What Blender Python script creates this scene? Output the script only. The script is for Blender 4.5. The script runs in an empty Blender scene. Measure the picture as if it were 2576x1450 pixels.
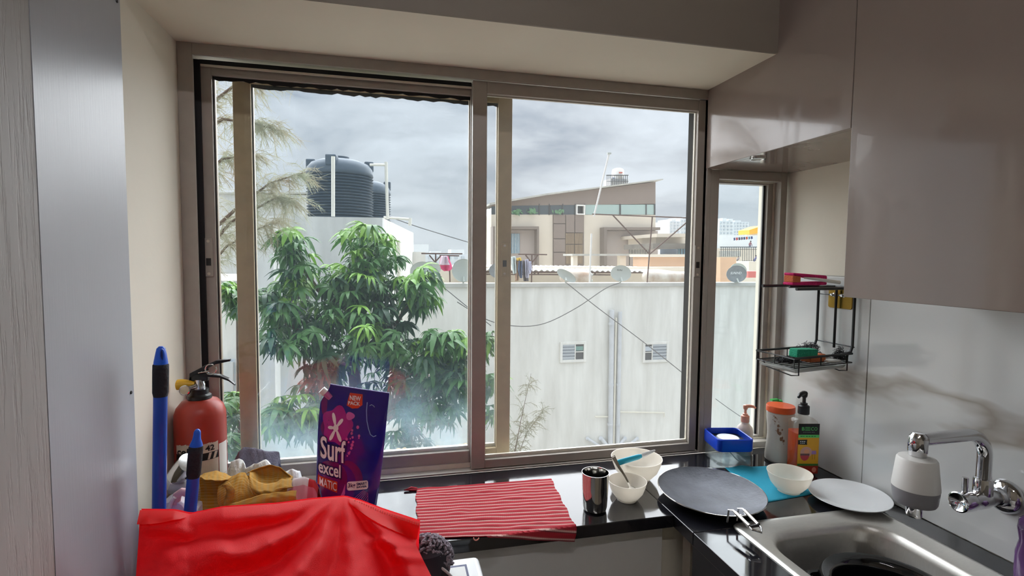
import bpy, bmesh, math, random
from mathutils import Vector, Matrix, noise

sc = bpy.context.scene
C = sc.collection
# ---------------------------------------------------------------- camera
FPX, YAW, PITCH, ROLL, EYE = 1285.65, .228091, .0602225, .008901, 1.513
_f = Vector((math.sin(YAW)*math.cos(PITCH), math.cos(YAW)*math.cos(PITCH), -math.sin(PITCH)))
_r = Vector((math.cos(YAW), -math.sin(YAW), 0)); _u = _r.cross(_f)
_r2 = _r*math.cos(ROLL) + _u*math.sin(ROLL); _u2 = -_r*math.sin(ROLL) + _u*math.cos(ROLL)
cam = bpy.data.objects.new('camera', bpy.data.cameras.new('camera')); C.objects.link(cam)
cam.data.sensor_fit = 'HORIZONTAL'; cam.data.sensor_width = 36; cam.data.lens = FPX/2576*36
cam.data.clip_start = .02; cam.data.clip_end = 2000
cam.matrix_world = Matrix(((_r2.x, _u2.x, -_f.x, 0), (_r2.y, _u2.y, -_f.y, 0), (_r2.z, _u2.z, -_f.z, EYE), (0, 0, 0, 1)))
sc.camera = cam

# ---------------------------------------------------------------- sky, sun, exposure
sc.view_settings.view_transform = 'Standard'; sc.view_settings.look = 'None'
sc.view_settings.gamma = 1; sc.view_settings.use_curve_mapping = False
sc.view_settings.exposure = EXPOSURE = 0.6
sc.cycles.use_denoising = True
sc.cycles.max_bounces = 6; sc.cycles.diffuse_bounces = 3; sc.cycles.glossy_bounces = 3; sc.cycles.use_light_tree = False
sc.cycles.use_adaptive_sampling = True; sc.cycles.adaptive_threshold = .08; sc.cycles.adaptive_min_samples = 16
sc.cycles.transparent_max_bounces = 12; sc.cycles.transmission_bounces = 4
sc.cycles.caustics_reflective = False; sc.cycles.caustics_refractive = False

def lin(c):
    return tuple(((v/255)/12.92 if v/255 <= .04045 else ((v/255+.055)/1.055)**2.4) for v in c[:3]) + (1,)

def nd(nt, kind, **kw):
    n = nt.nodes.new(kind)
    for k, v in kw.items():
        if k.startswith('i_'):
            n.inputs[k[2:].replace('_', ' ')].default_value = v
        else:
            setattr(n, k, v)
    return n

W = bpy.data.worlds.new('overcast_sky'); sc.world = W; W.use_nodes = True
nt = W.node_tree; nt.nodes.clear(); L = nt.links
tc = nd(nt, 'ShaderNodeTexCoord'); sep = nd(nt, 'ShaderNodeSeparateXYZ'); L.new(tc.outputs['Generated'], sep.inputs[0])
# project the view direction on a cloud deck so that clouds flatten towards the horizon
zz = nd(nt, 'ShaderNodeMath', operation='ABSOLUTE'); L.new(sep.outputs[2], zz.inputs[0])
za = nd(nt, 'ShaderNodeMath', operation='ADD'); za.inputs[1].default_value = .22; L.new(zz.outputs[0], za.inputs[0])
dx = nd(nt, 'ShaderNodeMath', operation='DIVIDE'); L.new(sep.outputs[0], dx.inputs[0]); L.new(za.outputs[0], dx.inputs[1])
dy = nd(nt, 'ShaderNodeMath', operation='DIVIDE'); L.new(sep.outputs[1], dy.inputs[0]); L.new(za.outputs[0], dy.inputs[1])
cmb = nd(nt, 'ShaderNodeCombineXYZ'); L.new(dx.outputs[0], cmb.inputs[0]); L.new(dy.outputs[0], cmb.inputs[1])
n1 = nd(nt, 'ShaderNodeTexNoise', i_Scale=1.25, i_Detail=5.0, i_Roughness=.54, i_Distortion=.35); L.new(cmb.outputs[0], n1.inputs['Vector'])
cr = nd(nt, 'ShaderNodeValToRGB'); L.new(n1.outputs['Fac'], cr.inputs[0])
e = cr.color_ramp.elements
e[0].position = .38; e[0].color = (.40, .47, .56, 1); e[1].position = .62; e[1].color = (.82, .91, 1.0, 1)
m = cr.color_ramp.elements.new(.50); m.color = (.64, .71, .79, 1)
# overcast luminance: brighter overhead, pale haze at the horizon
mr = nd(nt, 'ShaderNodeMapRange', interpolation_type='SMOOTHSTEP'); L.new(sep.outputs[2], mr.inputs[0])
mr.inputs[1].default_value = .15; mr.inputs[2].default_value = .95; mr.inputs[3].default_value = 1.0; mr.inputs[4].default_value = 3.0
hz = nd(nt, 'ShaderNodeMapRange', interpolation_type='SMOOTHSTEP'); L.new(sep.outputs[2], hz.inputs[0])
hz.inputs[1].default_value = .0; hz.inputs[2].default_value = .22; hz.inputs[3].default_value = .75; hz.inputs[4].default_value = 0
mx = nd(nt, 'ShaderNodeMix', data_type='RGBA'); L.new(hz.outputs[0], mx.inputs['Factor']); L.new(cr.outputs[0], mx.inputs['A']); mx.inputs['B'].default_value = (.80, .86, .90, 1)
bg = nd(nt, 'ShaderNodeBackground'); L.new(mx.outputs['Result'], bg.inputs[0])
ms = nd(nt, 'ShaderNodeMath', operation='MULTIPLY'); ms.inputs[1].default_value = SKY = .68; L.new(mr.outputs[0], ms.inputs[0]); L.new(ms.outputs[0], bg.inputs[1])
wo = nd(nt, 'ShaderNodeOutputWorld'); L.new(bg.outputs[0], wo.inputs[0])

sun = bpy.data.lights.new('sun_behind_clouds', 'SUN'); sun.energy = 7.5; sun.angle = math.radians(110); sun.color = (.96, .98, 1.0)
so = bpy.data.objects.new('sun_behind_clouds', sun); C.objects.link(so)
so.rotation_euler = Vector((.08, .80, .60)).to_track_quat('Z', 'Y').to_euler()

# ---------------------------------------------------------------- helpers
def P(x, y, Y=None, X=None, Z=None):
    """point of the room or the street seen at photo pixel x, y, at depth Y (or side X, or height Z)"""
    d = _r2*((x-1288)/FPX) - _u2*((y-725)/FPX) + _f
    t = Y/d.y if Y is not None else X/d.x if X is not None else (Z-EYE)/d.z
    return Vector((0, 0, EYE)) + d*t

ROOTS = {}
def thing(name, label, cat, loc=(0, 0, 0), group=None, kind=None):
    o = bpy.data.objects.new(name, None); C.objects.link(o); o.location = loc; o.empty_display_size = .05
    ROOTS[o.name] = Vector(loc); tag(o, label, cat, group, kind); return o
def tag(o, label=None, cat=None, group=None, kind=None):
    if label: o['label'] = label
    if cat: o['category'] = cat
    if group: o['group'] = group
    if kind: o['kind'] = kind
    return o
def attach(o, parent):
    C.objects.link(o)
    if parent is not None:
        o.parent = parent
        if parent.name in ROOTS: o.matrix_parent_inverse = Matrix.Translation(-ROOTS[parent.name])
    return o

class MB:
    def __init__(s): s.v = []; s.f = []; s.uv = None
    def add(s, vs, fs):
        b = len(s.v); s.v += [tuple(v) for v in vs]; s.f += [tuple(i+b for i in f) for f in fs]; return s
    def box(s, x0, x1, y0, y1, z0, z1, M=None):
        vs = [Vector((x, y, z)) for z in (z0, z1) for y in (y0, y1) for x in (x0, x1)]
        if M: vs = [M @ v for v in vs]
        return s.add(vs, [(0, 2, 3, 1), (4, 5, 7, 6), (0, 1, 5, 4), (2, 6, 7, 3), (0, 4, 6, 2), (1, 3, 7, 5)])
    def tube(s, pts, r, n=8, closed=False, cap=True):
        pts = [Vector(p) for p in pts]; N = len(pts); rs = r if isinstance(r, (list, tuple)) else [r]*N
        t0 = (pts[1]-pts[0]).normalized(); up = Vector((0, 0, 1)) if abs(t0.z) < .9 else Vector((1, 0, 0))
        a = t0.cross(up).normalized(); vs = []
        for i, p in enumerate(pts):
            if closed: t = (pts[(i+1) % N]-pts[i-1]).normalized()
            else: t = (pts[min(i+1, N-1)]-pts[max(i-1, 0)]).normalized()
            a = (a - t*a.dot(t)); a = a.normalized() if a.length > 1e-6 else t.orthogonal().normalized(); b = t.cross(a)
            vs += [p + (a*math.cos(2*math.pi*k/n) + b*math.sin(2*math.pi*k/n))*rs[i] for k in range(n)]
        fs = []
        for i in range(N if closed else N-1):
            j = (i+1) % N
            fs += [(i*n+k, i*n+(k+1) % n, j*n+(k+1) % n, j*n+k) for k in range(n)]
        if cap and not closed: fs += [tuple(range(n))[::-1], tuple((N-1)*n+k for k in range(n))]
        return s.add(vs, fs)
    def lathe(s, prof, loc=(0, 0, 0), n=40, M=None, sq=None):
        M = Matrix.Translation(Vector(loc)) @ (M or Matrix()); vs = []; fs = []; K = len(prof)
        for r, z in prof:
            for k in range(n):
                a = 2*math.pi*k/n; q = 1
                if sq: q = 1/(abs(math.cos(a))**sq+abs(math.sin(a))**sq)**(1/sq)
                vs.append(M @ Vector((max(r, 1e-4)*q*math.cos(a), max(r, 1e-4)*q*math.sin(a), z)))
        for i in range(K-1):
            fs += [(i*n+k, i*n+(k+1) % n, (i+1)*n+(k+1) % n, (i+1)*n+k) for k in range(n)]
        fs += [tuple(range(n))[::-1], tuple((K-1)*n+k for k in range(n))]
        return s.add(vs, fs)
    def grid(s, fn, nu, nv, closed=False):
        vs = [fn(i/nu, j/nv) for j in range(nv+1) for i in range(nu+1)]
        fs = [(j*(nu+1)+i, j*(nu+1)+i+1, (j+1)*(nu+1)+i+1, (j+1)*(nu+1)+i) for j in range(nv) for i in range(nu)]
        b = len(s.v); s.add(vs, fs)
        if b == 0: s.uv = [(i/nu, j/nv) for j in range(nv+1) for i in range(nu+1)]
        return s
    def prism(s, pts, off):
        pts = [Vector(p) for p in pts]; n = len(pts); off = Vector(off)
        return s.add(pts + [p+off for p in pts], [tuple(range(n)), tuple(range(2*n-1, n-1, -1))] + [(i, n+i, n+(i+1) % n, (i+1) % n)[::-1] for i in range(n)])
    def pprism(s, px, Y, depth):                     # outline at depth Y, real thickness behind it
        return s.prism([P(x, y, Y=Y) for x, y in px], (0, depth, 0))
    def prect(s, x0, y0, x1, y1, Y, depth): return s.pprism([(x0, y0), (x1, y0), (x1, y1), (x0, y1)], Y, depth)
    def build(s, name, mat, parent=None, smooth=False, bevel=0, solid=0, sub=0, fix=True, seg=2, angle=40):
        me = bpy.data.meshes.new(name); me.from_pydata(s.v, [], s.f); me.update()
        if s.uv and len(s.uv) == len(s.v):
            ul = me.uv_layers.new(name='UVMap')
            for lp in me.loops: ul.data[lp.index].uv = s.uv[lp.vertex_index]
        if fix:
            bm = bmesh.new(); bm.from_mesh(me); bmesh.ops.recalc_face_normals(bm, faces=bm.faces); bm.to_mesh(me); bm.free()
        if smooth:
            for p in me.polygons: p.use_smooth = True
            me.set_sharp_from_angle(angle=math.radians(angle))
        o = bpy.data.objects.new(name, me); me.materials.append(mat); attach(o, parent)
        if solid:
            md = o.modifiers.new('thick', 'SOLIDIFY'); md.thickness = solid; md.offset = 0
        if bevel:
            md = o.modifiers.new('bevel', 'BEVEL'); md.width = bevel; md.segments = seg; md.limit_method = 'ANGLE'; md.angle_limit = math.radians(35); md.harden_normals = False
        if sub:
            md = o.modifiers.new('sub', 'SUBSURF'); md.levels = sub; md.render_levels = sub
        return o

def text2d(body, size=1, bold=0, sx=1, shear=0, spacing=1):
    cu = bpy.data.curves.new('lettering', 'FONT'); cu.body = body; cu.size = size; cu.offset = bold; cu.shear = shear
    cu.space_character = spacing; cu.resolution_u = 3; cu.fill_mode = 'FRONT'
    o = bpy.data.objects.new('lettering', cu); C.objects.link(o)
    bpy.context.view_layer.update()
    me = bpy.data.meshes.new_from_object(o.evaluated_get(bpy.context.evaluated_depsgraph_get()))
    vs = [(v.co.x*sx, v.co.y) for v in me.vertices]; fs = [tuple(p.vertices) for p in me.polygons]
    bpy.data.objects.remove(o); bpy.data.curves.remove(cu); bpy.data.meshes.remove(me)
    if not vs: return vs, fs
    x0 = min(v[0] for v in vs); x1 = max(v[0] for v in vs); y0 = min(v[1] for v in vs); y1 = max(v[1] for v in vs)
    return [(v[0]-x0, v[1]-y0) for v in vs], fs
def fit(tf, w, h):
    """scale a lettering mesh to a w by h box"""
    vs, fs = tf; X = max(v[0] for v in vs) or 1; Yy = max(v[1] for v in vs) or 1
    return [(v[0]/X*w, v[1]/Yy*h) for v in vs], fs
def shape2d(pts, cuts=2):
    bm = bmesh.new(); f = bm.faces.new([bm.verts.new((x, y, 0)) for x, y in pts])
    bmesh.ops.triangulate(bm, faces=[f])
    for _ in range(cuts): bmesh.ops.subdivide_edges(bm, edges=bm.edges[:], cuts=1, use_grid_fill=True); bmesh.ops.triangulate(bm, faces=bm.faces[:])
    bm.verts.index_update(); vs = [(v.co.x, v.co.y) for v in bm.verts]; fs = [tuple(v.index for v in f.verts) for f in bm.faces]; bm.free()
    return vs, fs
def ell(cx, cy, rx, ry, n=20, rot=0):
    c, s_ = math.cos(rot), math.sin(rot)
    return [(cx+rx*math.cos(a)*c-ry*math.sin(a)*s_, cy+rx*math.cos(a)*s_+ry*math.sin(a)*c) for a in [2*math.pi*k/n for k in range(n)]]
def rrect(x0, y0, x1, y1, r, n=5):
    out = []
    for cx, cy, a0 in ((x1-r, y1-r, 0), (x0+r, y1-r, 90), (x0+r, y0+r, 180), (x1-r, y0+r, 270)):
        out += [(cx+r*math.cos(math.radians(a0+90*k/n)), cy+r*math.sin(math.radians(a0+90*k/n))) for k in range(n+1)]
    return out
def decal(name, tf, fn, mat, parent, dx=0, dy=0, mb=None):
    m_ = mb or MB(); m_.add([fn(x+dx, y+dy) for x, y in tf[0]], tf[1])
    return m_ if mb else m_.build(name, mat, parent, fix=False)
def copy_tree(o, dloc):
    """a thing with copies of its parts and sub-parts, moved by dloc"""
    c = o.copy(); C.objects.link(c); c.location = Vector(o.location)+Vector(dloc)
    ROOTS[c.name] = Vector(c.location)
    for ch in o.children:
        d = ch.copy(); C.objects.link(d); d.parent = c
        for g in ch.children:
            k = g.copy(); C.objects.link(k); k.parent = d
    return c

# ---------------------------------------------------------------- materials
def mat(name, col, rough=.5, metal=0., spec=.5, var=0., vscale=8., bump=0., bscale=60., coat=0., trans=0., stretch=(1, 1, 1), col2=None, sheen=0., emit=0, translucent=0.):
    m = bpy.data.materials.new(name); m.use_nodes = True; t = m.node_tree; b = t.nodes['Principled BSDF']; ln = t.links
    c = lin(col); b.inputs['Base Color'].default_value = c; b.inputs['Roughness'].default_value = rough
    b.inputs['Metallic'].default_value = metal; b.inputs['Specular IOR Level'].default_value = spec
    b.inputs['Coat Weight'].default_value = coat; b.inputs['Transmission Weight'].default_value = trans; b.inputs['Sheen Weight'].default_value = sheen
    if emit: b.inputs['Emission Color'].default_value = c; b.inputs['Emission Strength'].default_value = emit
    if var or bump:
        co = nd(t, 'ShaderNodeTexCoord'); mp = nd(t, 'ShaderNodeMapping'); mp.inputs['Scale'].default_value = stretch; ln.new(co.outputs['Object'], mp.inputs[0])
    if var:
        no = nd(t, 'ShaderNodeTexNoise', i_Scale=vscale, i_Detail=5.0, i_Roughness=.6); ln.new(mp.outputs[0], no.inputs['Vector'])
        r = nd(t, 'ShaderNodeMapRange'); ln.new(no.outputs['Fac'], r.inputs[0]); r.inputs[1].default_value = .3; r.inputs[2].default_value = .7
        mxx = nd(t, 'ShaderNodeMix', data_type='RGBA'); ln.new(r.outputs[0], mxx.inputs['Factor']); mxx.inputs['A'].default_value = c
        mxx.inputs['B'].default_value = lin(col2) if col2 else tuple(v*(1-var) for v in c[:3])+(1,)
        ln.new(mxx.outputs['Result'], b.inputs['Base Color'])
    if bump:
        n2 = nd(t, 'ShaderNodeTexNoise', i_Scale=bscale, i_Detail=3.0); ln.new(mp.outputs[0], n2.inputs['Vector'])
        bp = nd(t, 'ShaderNodeBump', i_Strength=bump, i_Distance=.01); ln.new(n2.outputs['Fac'], bp.inputs['Height']); ln.new(bp.outputs[0], b.inputs['Normal'])
    if translucent:
        tr = nd(t, 'ShaderNodeBsdfTranslucent'); tr.inputs[0].default_value = c; ms_ = nd(t, 'ShaderNodeMixShader'); ms_.inputs[0].default_value = translucent
        ln.new(b.outputs[0], ms_.inputs[1]); ln.new(tr.outputs[0], ms_.inputs[2]); ln.new(ms_.outputs[0], t.nodes['Material Output'].inputs[0])
        if var: ln.new(mxx.outputs['Result'], tr.inputs[0])
    return m

def clear(name, tint=(.95, .97, .97), haze=.04, hcol=(200, 210, 210), rough=.03, fres=1.45, dirt=None, streak=False):
    """see-through film: transparent, a mirror part by fresnel, and dust that scatters a little light"""
    m = bpy.data.materials.new(name); m.use_nodes = True; t = m.node_tree; ln = t.links; t.nodes.remove(t.nodes['Principled BSDF'])
    tr = nd(t, 'ShaderNodeBsdfTransparent'); tr.inputs[0].default_value = tint+(1,)
    gl = nd(t, 'ShaderNodeBsdfGlossy', i_Roughness=rough); lw = nd(t, 'ShaderNodeLayerWeight', i_Blend=.5)
    pw = nd(t, 'ShaderNodeMath', operation='POWER'); pw.inputs[1].default_value = 5; ln.new(lw.outputs['Facing'], pw.inputs[0])
    fr = nd(t, 'ShaderNodeMath', operation='MULTIPLY_ADD'); fr.inputs[1].default_value = .55 if fres > 1.2 else .05; fr.inputs[2].default_value = (fres-1)**2/(fres+1)**2; ln.new(pw.outputs[0], fr.inputs[0])
    df = nd(t, 'ShaderNodeBsdfDiffuse'); df.inputs[0].default_value = lin(hcol)
    tl = nd(t, 'ShaderNodeBsdfTranslucent'); tl.inputs[0].default_value = lin(hcol)
    dm = nd(t, 'ShaderNodeMixShader'); dm.inputs[0].default_value = .75; ln.new(df.outputs[0], dm.inputs[1]); ln.new(tl.outputs[0], dm.inputs[2])
    a = nd(t, 'ShaderNodeMixShader'); ln.new(tr.outputs[0], a.inputs[1]); ln.new(dm.outputs[0], a.inputs[2]); a.inputs[0].default_value = haze
    b = nd(t, 'ShaderNodeMixShader'); ln.new(fr.outputs[0], b.inputs[0]); ln.new(a.outputs[0], b.inputs[1]); ln.new(gl.outputs[0], b.inputs[2])
    ln.new(b.outputs[0], t.nodes['Material Output'].inputs[0])
    if dirt:                                          # (height where the splash dirt begins, amount)
        z1, amt = dirt; co = nd(t, 'ShaderNodeTexCoord'); sp = nd(t, 'ShaderNodeSeparateXYZ'); ln.new(co.outputs['Object'], sp.inputs[0])
        no = nd(t, 'ShaderNodeTexNoise', i_Scale=7.0, i_Detail=6.0, i_Roughness=.62); ln.new(co.outputs['Object'], no.inputs['Vector'])
        mr_ = nd(t, 'ShaderNodeMapRange', interpolation_type='SMOOTHSTEP'); ln.new(sp.outputs[2], mr_.inputs[0]); mr_.inputs[1].default_value = z1; mr_.inputs[2].default_value = .9; mr_.inputs[3].default_value = 0; mr_.inputs[4].default_value = amt
        r2 = nd(t, 'ShaderNodeMapRange'); ln.new(no.outputs['Fac'], r2.inputs[0]); r2.inputs[1].default_value = .35; r2.inputs[2].default_value = .65
        mu = nd(t, 'ShaderNodeMath', operation='MULTIPLY'); ln.new(mr_.outputs[0], mu.inputs[0]); ln.new(r2.outputs[0], mu.inputs[1])
        vo = nd(t, 'ShaderNodeTexVoronoi', i_Scale=95.0); ln.new(co.outputs['Object'], vo.inputs['Vector'])   # dried drops
        lt = nd(t, 'ShaderNodeMath', operation='LESS_THAN'); lt.inputs[1].default_value = .13; ln.new(vo.outputs['Distance'], lt.inputs[0])
        n3 = nd(t, 'ShaderNodeTexNoise', i_Scale=4.0); ln.new(co.outputs['Object'], n3.inputs['Vector'])
        g3 = nd(t, 'ShaderNodeMapRange'); ln.new(n3.outputs['Fac'], g3.inputs[0]); g3.inputs[1].default_value = .5; g3.inputs[2].default_value = .62
        l2 = nd(t, 'ShaderNodeMath', operation='MULTIPLY'); ln.new(lt.outputs[0], l2.inputs[0]); ln.new(g3.outputs[0], l2.inputs[1])
        l3 = nd(t, 'ShaderNodeMath', operation='MULTIPLY'); ln.new(l2.outputs[0], l3.inputs[0]); ln.new(mr_.outputs[0], l3.inputs[1])
        ad = nd(t, 'ShaderNodeMath', operation='ADD'); ln.new(mu.outputs[0], ad.inputs[0]); ln.new(l3.outputs[0], ad.inputs[1])
        a2 = nd(t, 'ShaderNodeMath', operation='ADD', use_clamp=True); a2.inputs[1].default_value = haze; ln.new(ad.outputs[0], a2.inputs[0]); ln.new(a2.outputs[0], a.inputs[0])
    return m

def marble(name, base, vein, scale=1.6, rough=.12, grain=1.0):
    m = mat(name, base, rough); t = m.node_tree; ln = t.links; b = t.nodes['Principled BSDF']
    co = nd(t, 'ShaderNodeTexCoord'); mp = nd(t, 'ShaderNodeMapping'); mp.inputs['Rotation'].default_value = (-.36, .15, .2); mp.inputs['Scale'].default_value = (.8, .5, 2.0); ln.new(co.outputs['Object'], mp.inputs[0])
    no = nd(t, 'ShaderNodeTexNoise', i_Scale=scale, i_Detail=5.0, i_Roughness=.5, i_Distortion=.15); ln.new(mp.outputs[0], no.inputs['Vector'])
    r = nd(t, 'ShaderNodeValToRGB'); ln.new(no.outputs['Fac'], r.inputs[0]); e = r.color_ramp.elements
    e[0].position = .455; e[0].color = lin(base); e[1].position = .52; e[1].color = lin(base)
    k = e.new(.487); k.color = lin(vein); k2 = e.new(.476); k2.color = tuple((a+c)/2 for a, c in zip(lin(base), lin(vein)))
    n2 = nd(t, 'ShaderNodeTexNoise', i_Scale=2.2, i_Detail=3.0); ln.new(mp.outputs[0], n2.inputs['Vector'])
    mx_ = nd(t, 'ShaderNodeMix', data_type='RGBA', blend_type='MULTIPLY'); mx_.inputs['Factor'].default_value = .35*grain
    cr_ = nd(t, 'ShaderNodeValToRGB'); ln.new(n2.outputs['Fac'], cr_.inputs[0]); cr_.color_ramp.elements[0].color = (.70, .69, .67, 1); cr_.color_ramp.elements[0].position = .3; cr_.color_ramp.elements[1].position = .6
    ln.new(r.outputs[0], mx_.inputs['A']); ln.new(cr_.outputs[0], mx_.inputs['B']); ln.new(mx_.outputs['Result'], b.inputs['Base Color'])
    return m

def smeared(m, lo, hi, scale, stretch):
    """wipe marks: patches of the gloss are duller"""
    t = m.node_tree; ln = t.links; co = nd(t, 'ShaderNodeTexCoord'); mp = nd(t, 'ShaderNodeMapping'); mp.inputs['Scale'].default_value = stretch; ln.new(co.outputs['Object'], mp.inputs[0])
    no = nd(t, 'ShaderNodeTexNoise', i_Scale=scale, i_Detail=6.0, i_Roughness=.6, i_Distortion=.2); ln.new(mp.outputs[0], no.inputs['Vector'])
    r = nd(t, 'ShaderNodeMapRange'); ln.new(no.outputs['Fac'], r.inputs[0]); r.inputs[1].default_value = .47; r.inputs[2].default_value = .53; r.inputs[3].default_value = lo; r.inputs[4].default_value = hi
    ln.new(r.outputs[0], t.nodes['Principled BSDF'].inputs['Roughness']); return m

K = dict(
    cream=mat('cream_wall_paint', (236, 228, 212), .7, var=.06, vscale=3, bump=.05, bscale=40),
    soffit=mat('off_white_ceiling_paint', (232, 224, 206), .75, var=.05, vscale=2),
    beam=mat('taupe_beam_paint', (136, 126, 114), .6),  # backlit shade of the beam front mixed into its colour
    alu=mat('taupe_aluminium', (174, 166, 157), .38, spec=.5, var=.08, vscale=30),
    alu2=mat('beige_aluminium', (196, 176, 138), .45, var=.15, vscale=25),
    alulight=mat('pale_aluminium_bead', (222, 214, 196), .4, var=.1, vscale=40),
    gasket=mat('black_rubber_gasket', (22, 21, 26), .6),
    taupe=mat('glossy_taupe_laminate', (146, 132, 124), .16, spec=.55, var=.06, vscale=3, coat=.25),
    taupein=mat('beige_board', (176, 166, 150), .4),
    greylam=mat('silver_grey_laminate', (176, 178, 184), .30, spec=.6, var=.05, vscale=4, bump=.04, bscale=250, stretch=(1, 1, .04)),
    granite=mat('black_granite', (16, 16, 20), .07, spec=.6, var=.5, vscale=300, col2=(34, 34, 40), coat=.3),
    tile=marble('white_marble_tile', (218, 219, 218), (168, 160, 150), 1.3, .10, .6),
    tile2=marble('grey_marble_tile', (222, 221, 218), (178, 172, 164), 1.0, .14, .5),
    grout=mat('pale_grout', (196, 192, 184), .8),
    floor=mat('beige_floor_tile', (190, 178, 160), .35, var=.1, vscale=4),
    steel=mat('brushed_steel', (226, 223, 217), .34, .72, var=.1, vscale=60, stretch=(1, 12, 1)),
    steel2=mat('mirror_steel', (196, 194, 190), .09, 1),
    chrome=mat('chrome', (215, 215, 218), .06, 1),
    white=mat('white_opal_ware', (252, 247, 238), .16, spec=.5, coat=.2, translucent=.5),
    glaze=mat('white_glazed_plate', (244, 246, 248), .10, spec=.6, coat=.5),
    wplastic=mat('white_plastic', (232, 230, 226), .35),
    gplastic=mat('mid_grey_plastic', (140, 138, 142), .4),
    black=mat('black_plastic', (18, 18, 20), .35),
    blackm=mat('black_coated_wire', (12, 12, 14), .3),
    blue=mat('blue_plastic', (20, 78, 190), .35, var=.12, vscale=12),
    bluegrip=mat('black_foam_grip', (26, 30, 38), .8, bump=.3, bscale=150),
    gold=mat('brass_plate', (168, 136, 64), .22, 1),
    pane=clear('dusty_window_glass', (.985, .99, .99), .007, (180, 208, 220), .02, 1.45, (1.20, .15)),
    pane2=clear('clean_window_glass', (.96, .98, .98), .02, (200, 214, 222), .02, 1.45),
    mesh=clear('fine_insect_screen', (.97, .97, .97), .07, (170, 168, 164), .5, 1.05),
)

smeared(K['taupe'], .13, .26, 2.2, (1, 2.2, .7)); smeared(K['granite'], .05, .14, 7.0, (1, 1, 1))
# ================================================================ THE ROOM
ZC, YW, XL, XR, YF = .86, 1.5, -.537, 1.304, 1.138          # counter top, window plane, left reveal, right wall, ledge front
ZT = 2.056                                                  # underside of the beam over the window
def struct(name, mb, m, parent=None, **kw):
    o = mb.build(name, m, parent, **kw)
    if parent is None: o['kind'] = 'structure'
    return o
def label(o, s): o['label'] = s; return o

label(struct('floor', MB().box(-1.7, 1.45, -2.4, 1.65, -.1, 0), K['floor']), 'beige tiled kitchen floor below the counter')
label(struct('ceiling', MB().box(-1.7, 1.45, -2.4, 1.65, 2.75, 2.85), K['soffit']), 'off-white kitchen ceiling above everything')
label(struct('wall_left', MB().box(-1.7, XL, 1.21, 1.65, 0, ZT), K['cream']), 'cream painted window reveal at the left end of the ledge')
struct('wall_side', MB().box(-1.7, -1.6, -2.4, 1.21, 0, 2.75), K['cream'])
label(bpy.data.objects['wall_side'], 'cream side wall of the kitchen behind the grey panels')
label(struct('wall_back', MB().box(-1.7, 1.45, -2.4, -2.3, 0, 2.75), K['cream']), 'cream back wall of the kitchen behind the viewer')
wr = label(struct('wall_right', MB().box(XR+.012, 1.45, -2.3, 1.65, 0, 2.75), K['cream']), 'cream right wall above the marble tiling')
label(struct('wall_window', MB().box(XL, XR, 1.19, 1.65, 0, .82).box(1.06, XR+.012, 1.531, 1.65, 1.806, ZT), K['cream']), 'wall under and beside the window')
# beam box over the window: its front is coloured darker for the shade it stands in
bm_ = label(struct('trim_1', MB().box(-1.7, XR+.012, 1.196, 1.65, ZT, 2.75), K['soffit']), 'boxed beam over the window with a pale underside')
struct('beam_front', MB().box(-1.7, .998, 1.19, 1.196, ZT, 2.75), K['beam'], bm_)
# tiles on the right wall, each a slab with an open joint
def tile_run(parent, edges, z0, z1, mk, m):
    for a, b in zip(edges[:-1], edges[1:]): mk(a+.001, b-.001, z0, z1).build('tile', m, parent, bevel=.0012)
tile_run(wr, (-.635, -.035, .565, 1.165, 1.499), ZC+.001, 1.462, lambda a, b, z0, z1: MB().box(XR, XR+.0119, a, b, z0, z1), K['tile'])
MB().box(XR+.004, XR+.0125, -.635, 1.499, ZC, 1.466).build('grout', K['grout'], wr)
wl = bpy.data.objects['wall_window']
tile_run(wl, (-.53, .07, .683), .224, .818, lambda a, b, z0, z1: MB().box(a, b, 1.172, 1.1899, z0, z1), K['tile2'])

# tall grey panels that stand at the left
t = thing('tall_cabinet', 'tall silver-grey laminate cabinet side next to the cream reveal', 'cabinet', (-.56, .9, 0))
MB().box(-.62, -.5, .40, 1.137, 0, 2.6).build('side_panel', K['greylam'], t, bevel=.001)
for z in (1.983, 1.243): MB().lathe([(.0035, 0), (.003, .0015), (0, .002)], M=Matrix.Translation((-.5, 1.124, z)) @ Matrix.Rotation(math.pi/2, 4, 'Y'), n=10).build('screw', K['black'], t)
wood = mat('grey_wood_grain_laminate', (168, 164, 160), .55, var=.10, vscale=9, stretch=(8, 8, .8), bump=0)
tt = wood.node_tree; co = nd(tt, 'ShaderNodeTexCoord'); mp = nd(tt, 'ShaderNodeMapping'); mp.inputs['Scale'].default_value = (60, 130, 7); tt.links.new(co.outputs['Object'], mp.inputs[0])
no = nd(tt, 'ShaderNodeTexNoise', i_Scale=1.0, i_Detail=4.0, i_Roughness=.65, i_Distortion=.4); tt.links.new(mp.outputs[0], no.inputs['Vector'])
rp = nd(tt, 'ShaderNodeMapRange'); tt.links.new(no.outputs['Fac'], rp.inputs[0]); rp.inputs[1].default_value = .36; rp.inputs[2].default_value = .5
bp = nd(tt, 'ShaderNodeBump', i_Strength=.35, i_Distance=.003); tt.links.new(rp.outputs[0], bp.inputs['Height']); tt.links.new(bp.outputs[0], tt.nodes['Principled BSDF'].inputs['Normal'])
t = thing('wood_grain_door', 'grey wood-grain cabinet door at the extreme left edge', 'cabinet door', (-.47, .7, 0))
MB().box(-.4995, -.478, .3, .842, .05, 2.5).build('door_leaf', wood, t, bevel=.0015)
MB().box(-.4995, -.4775, .842, .8425, .05, 2.5).build('edge_band', K['greylam'], t)

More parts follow.
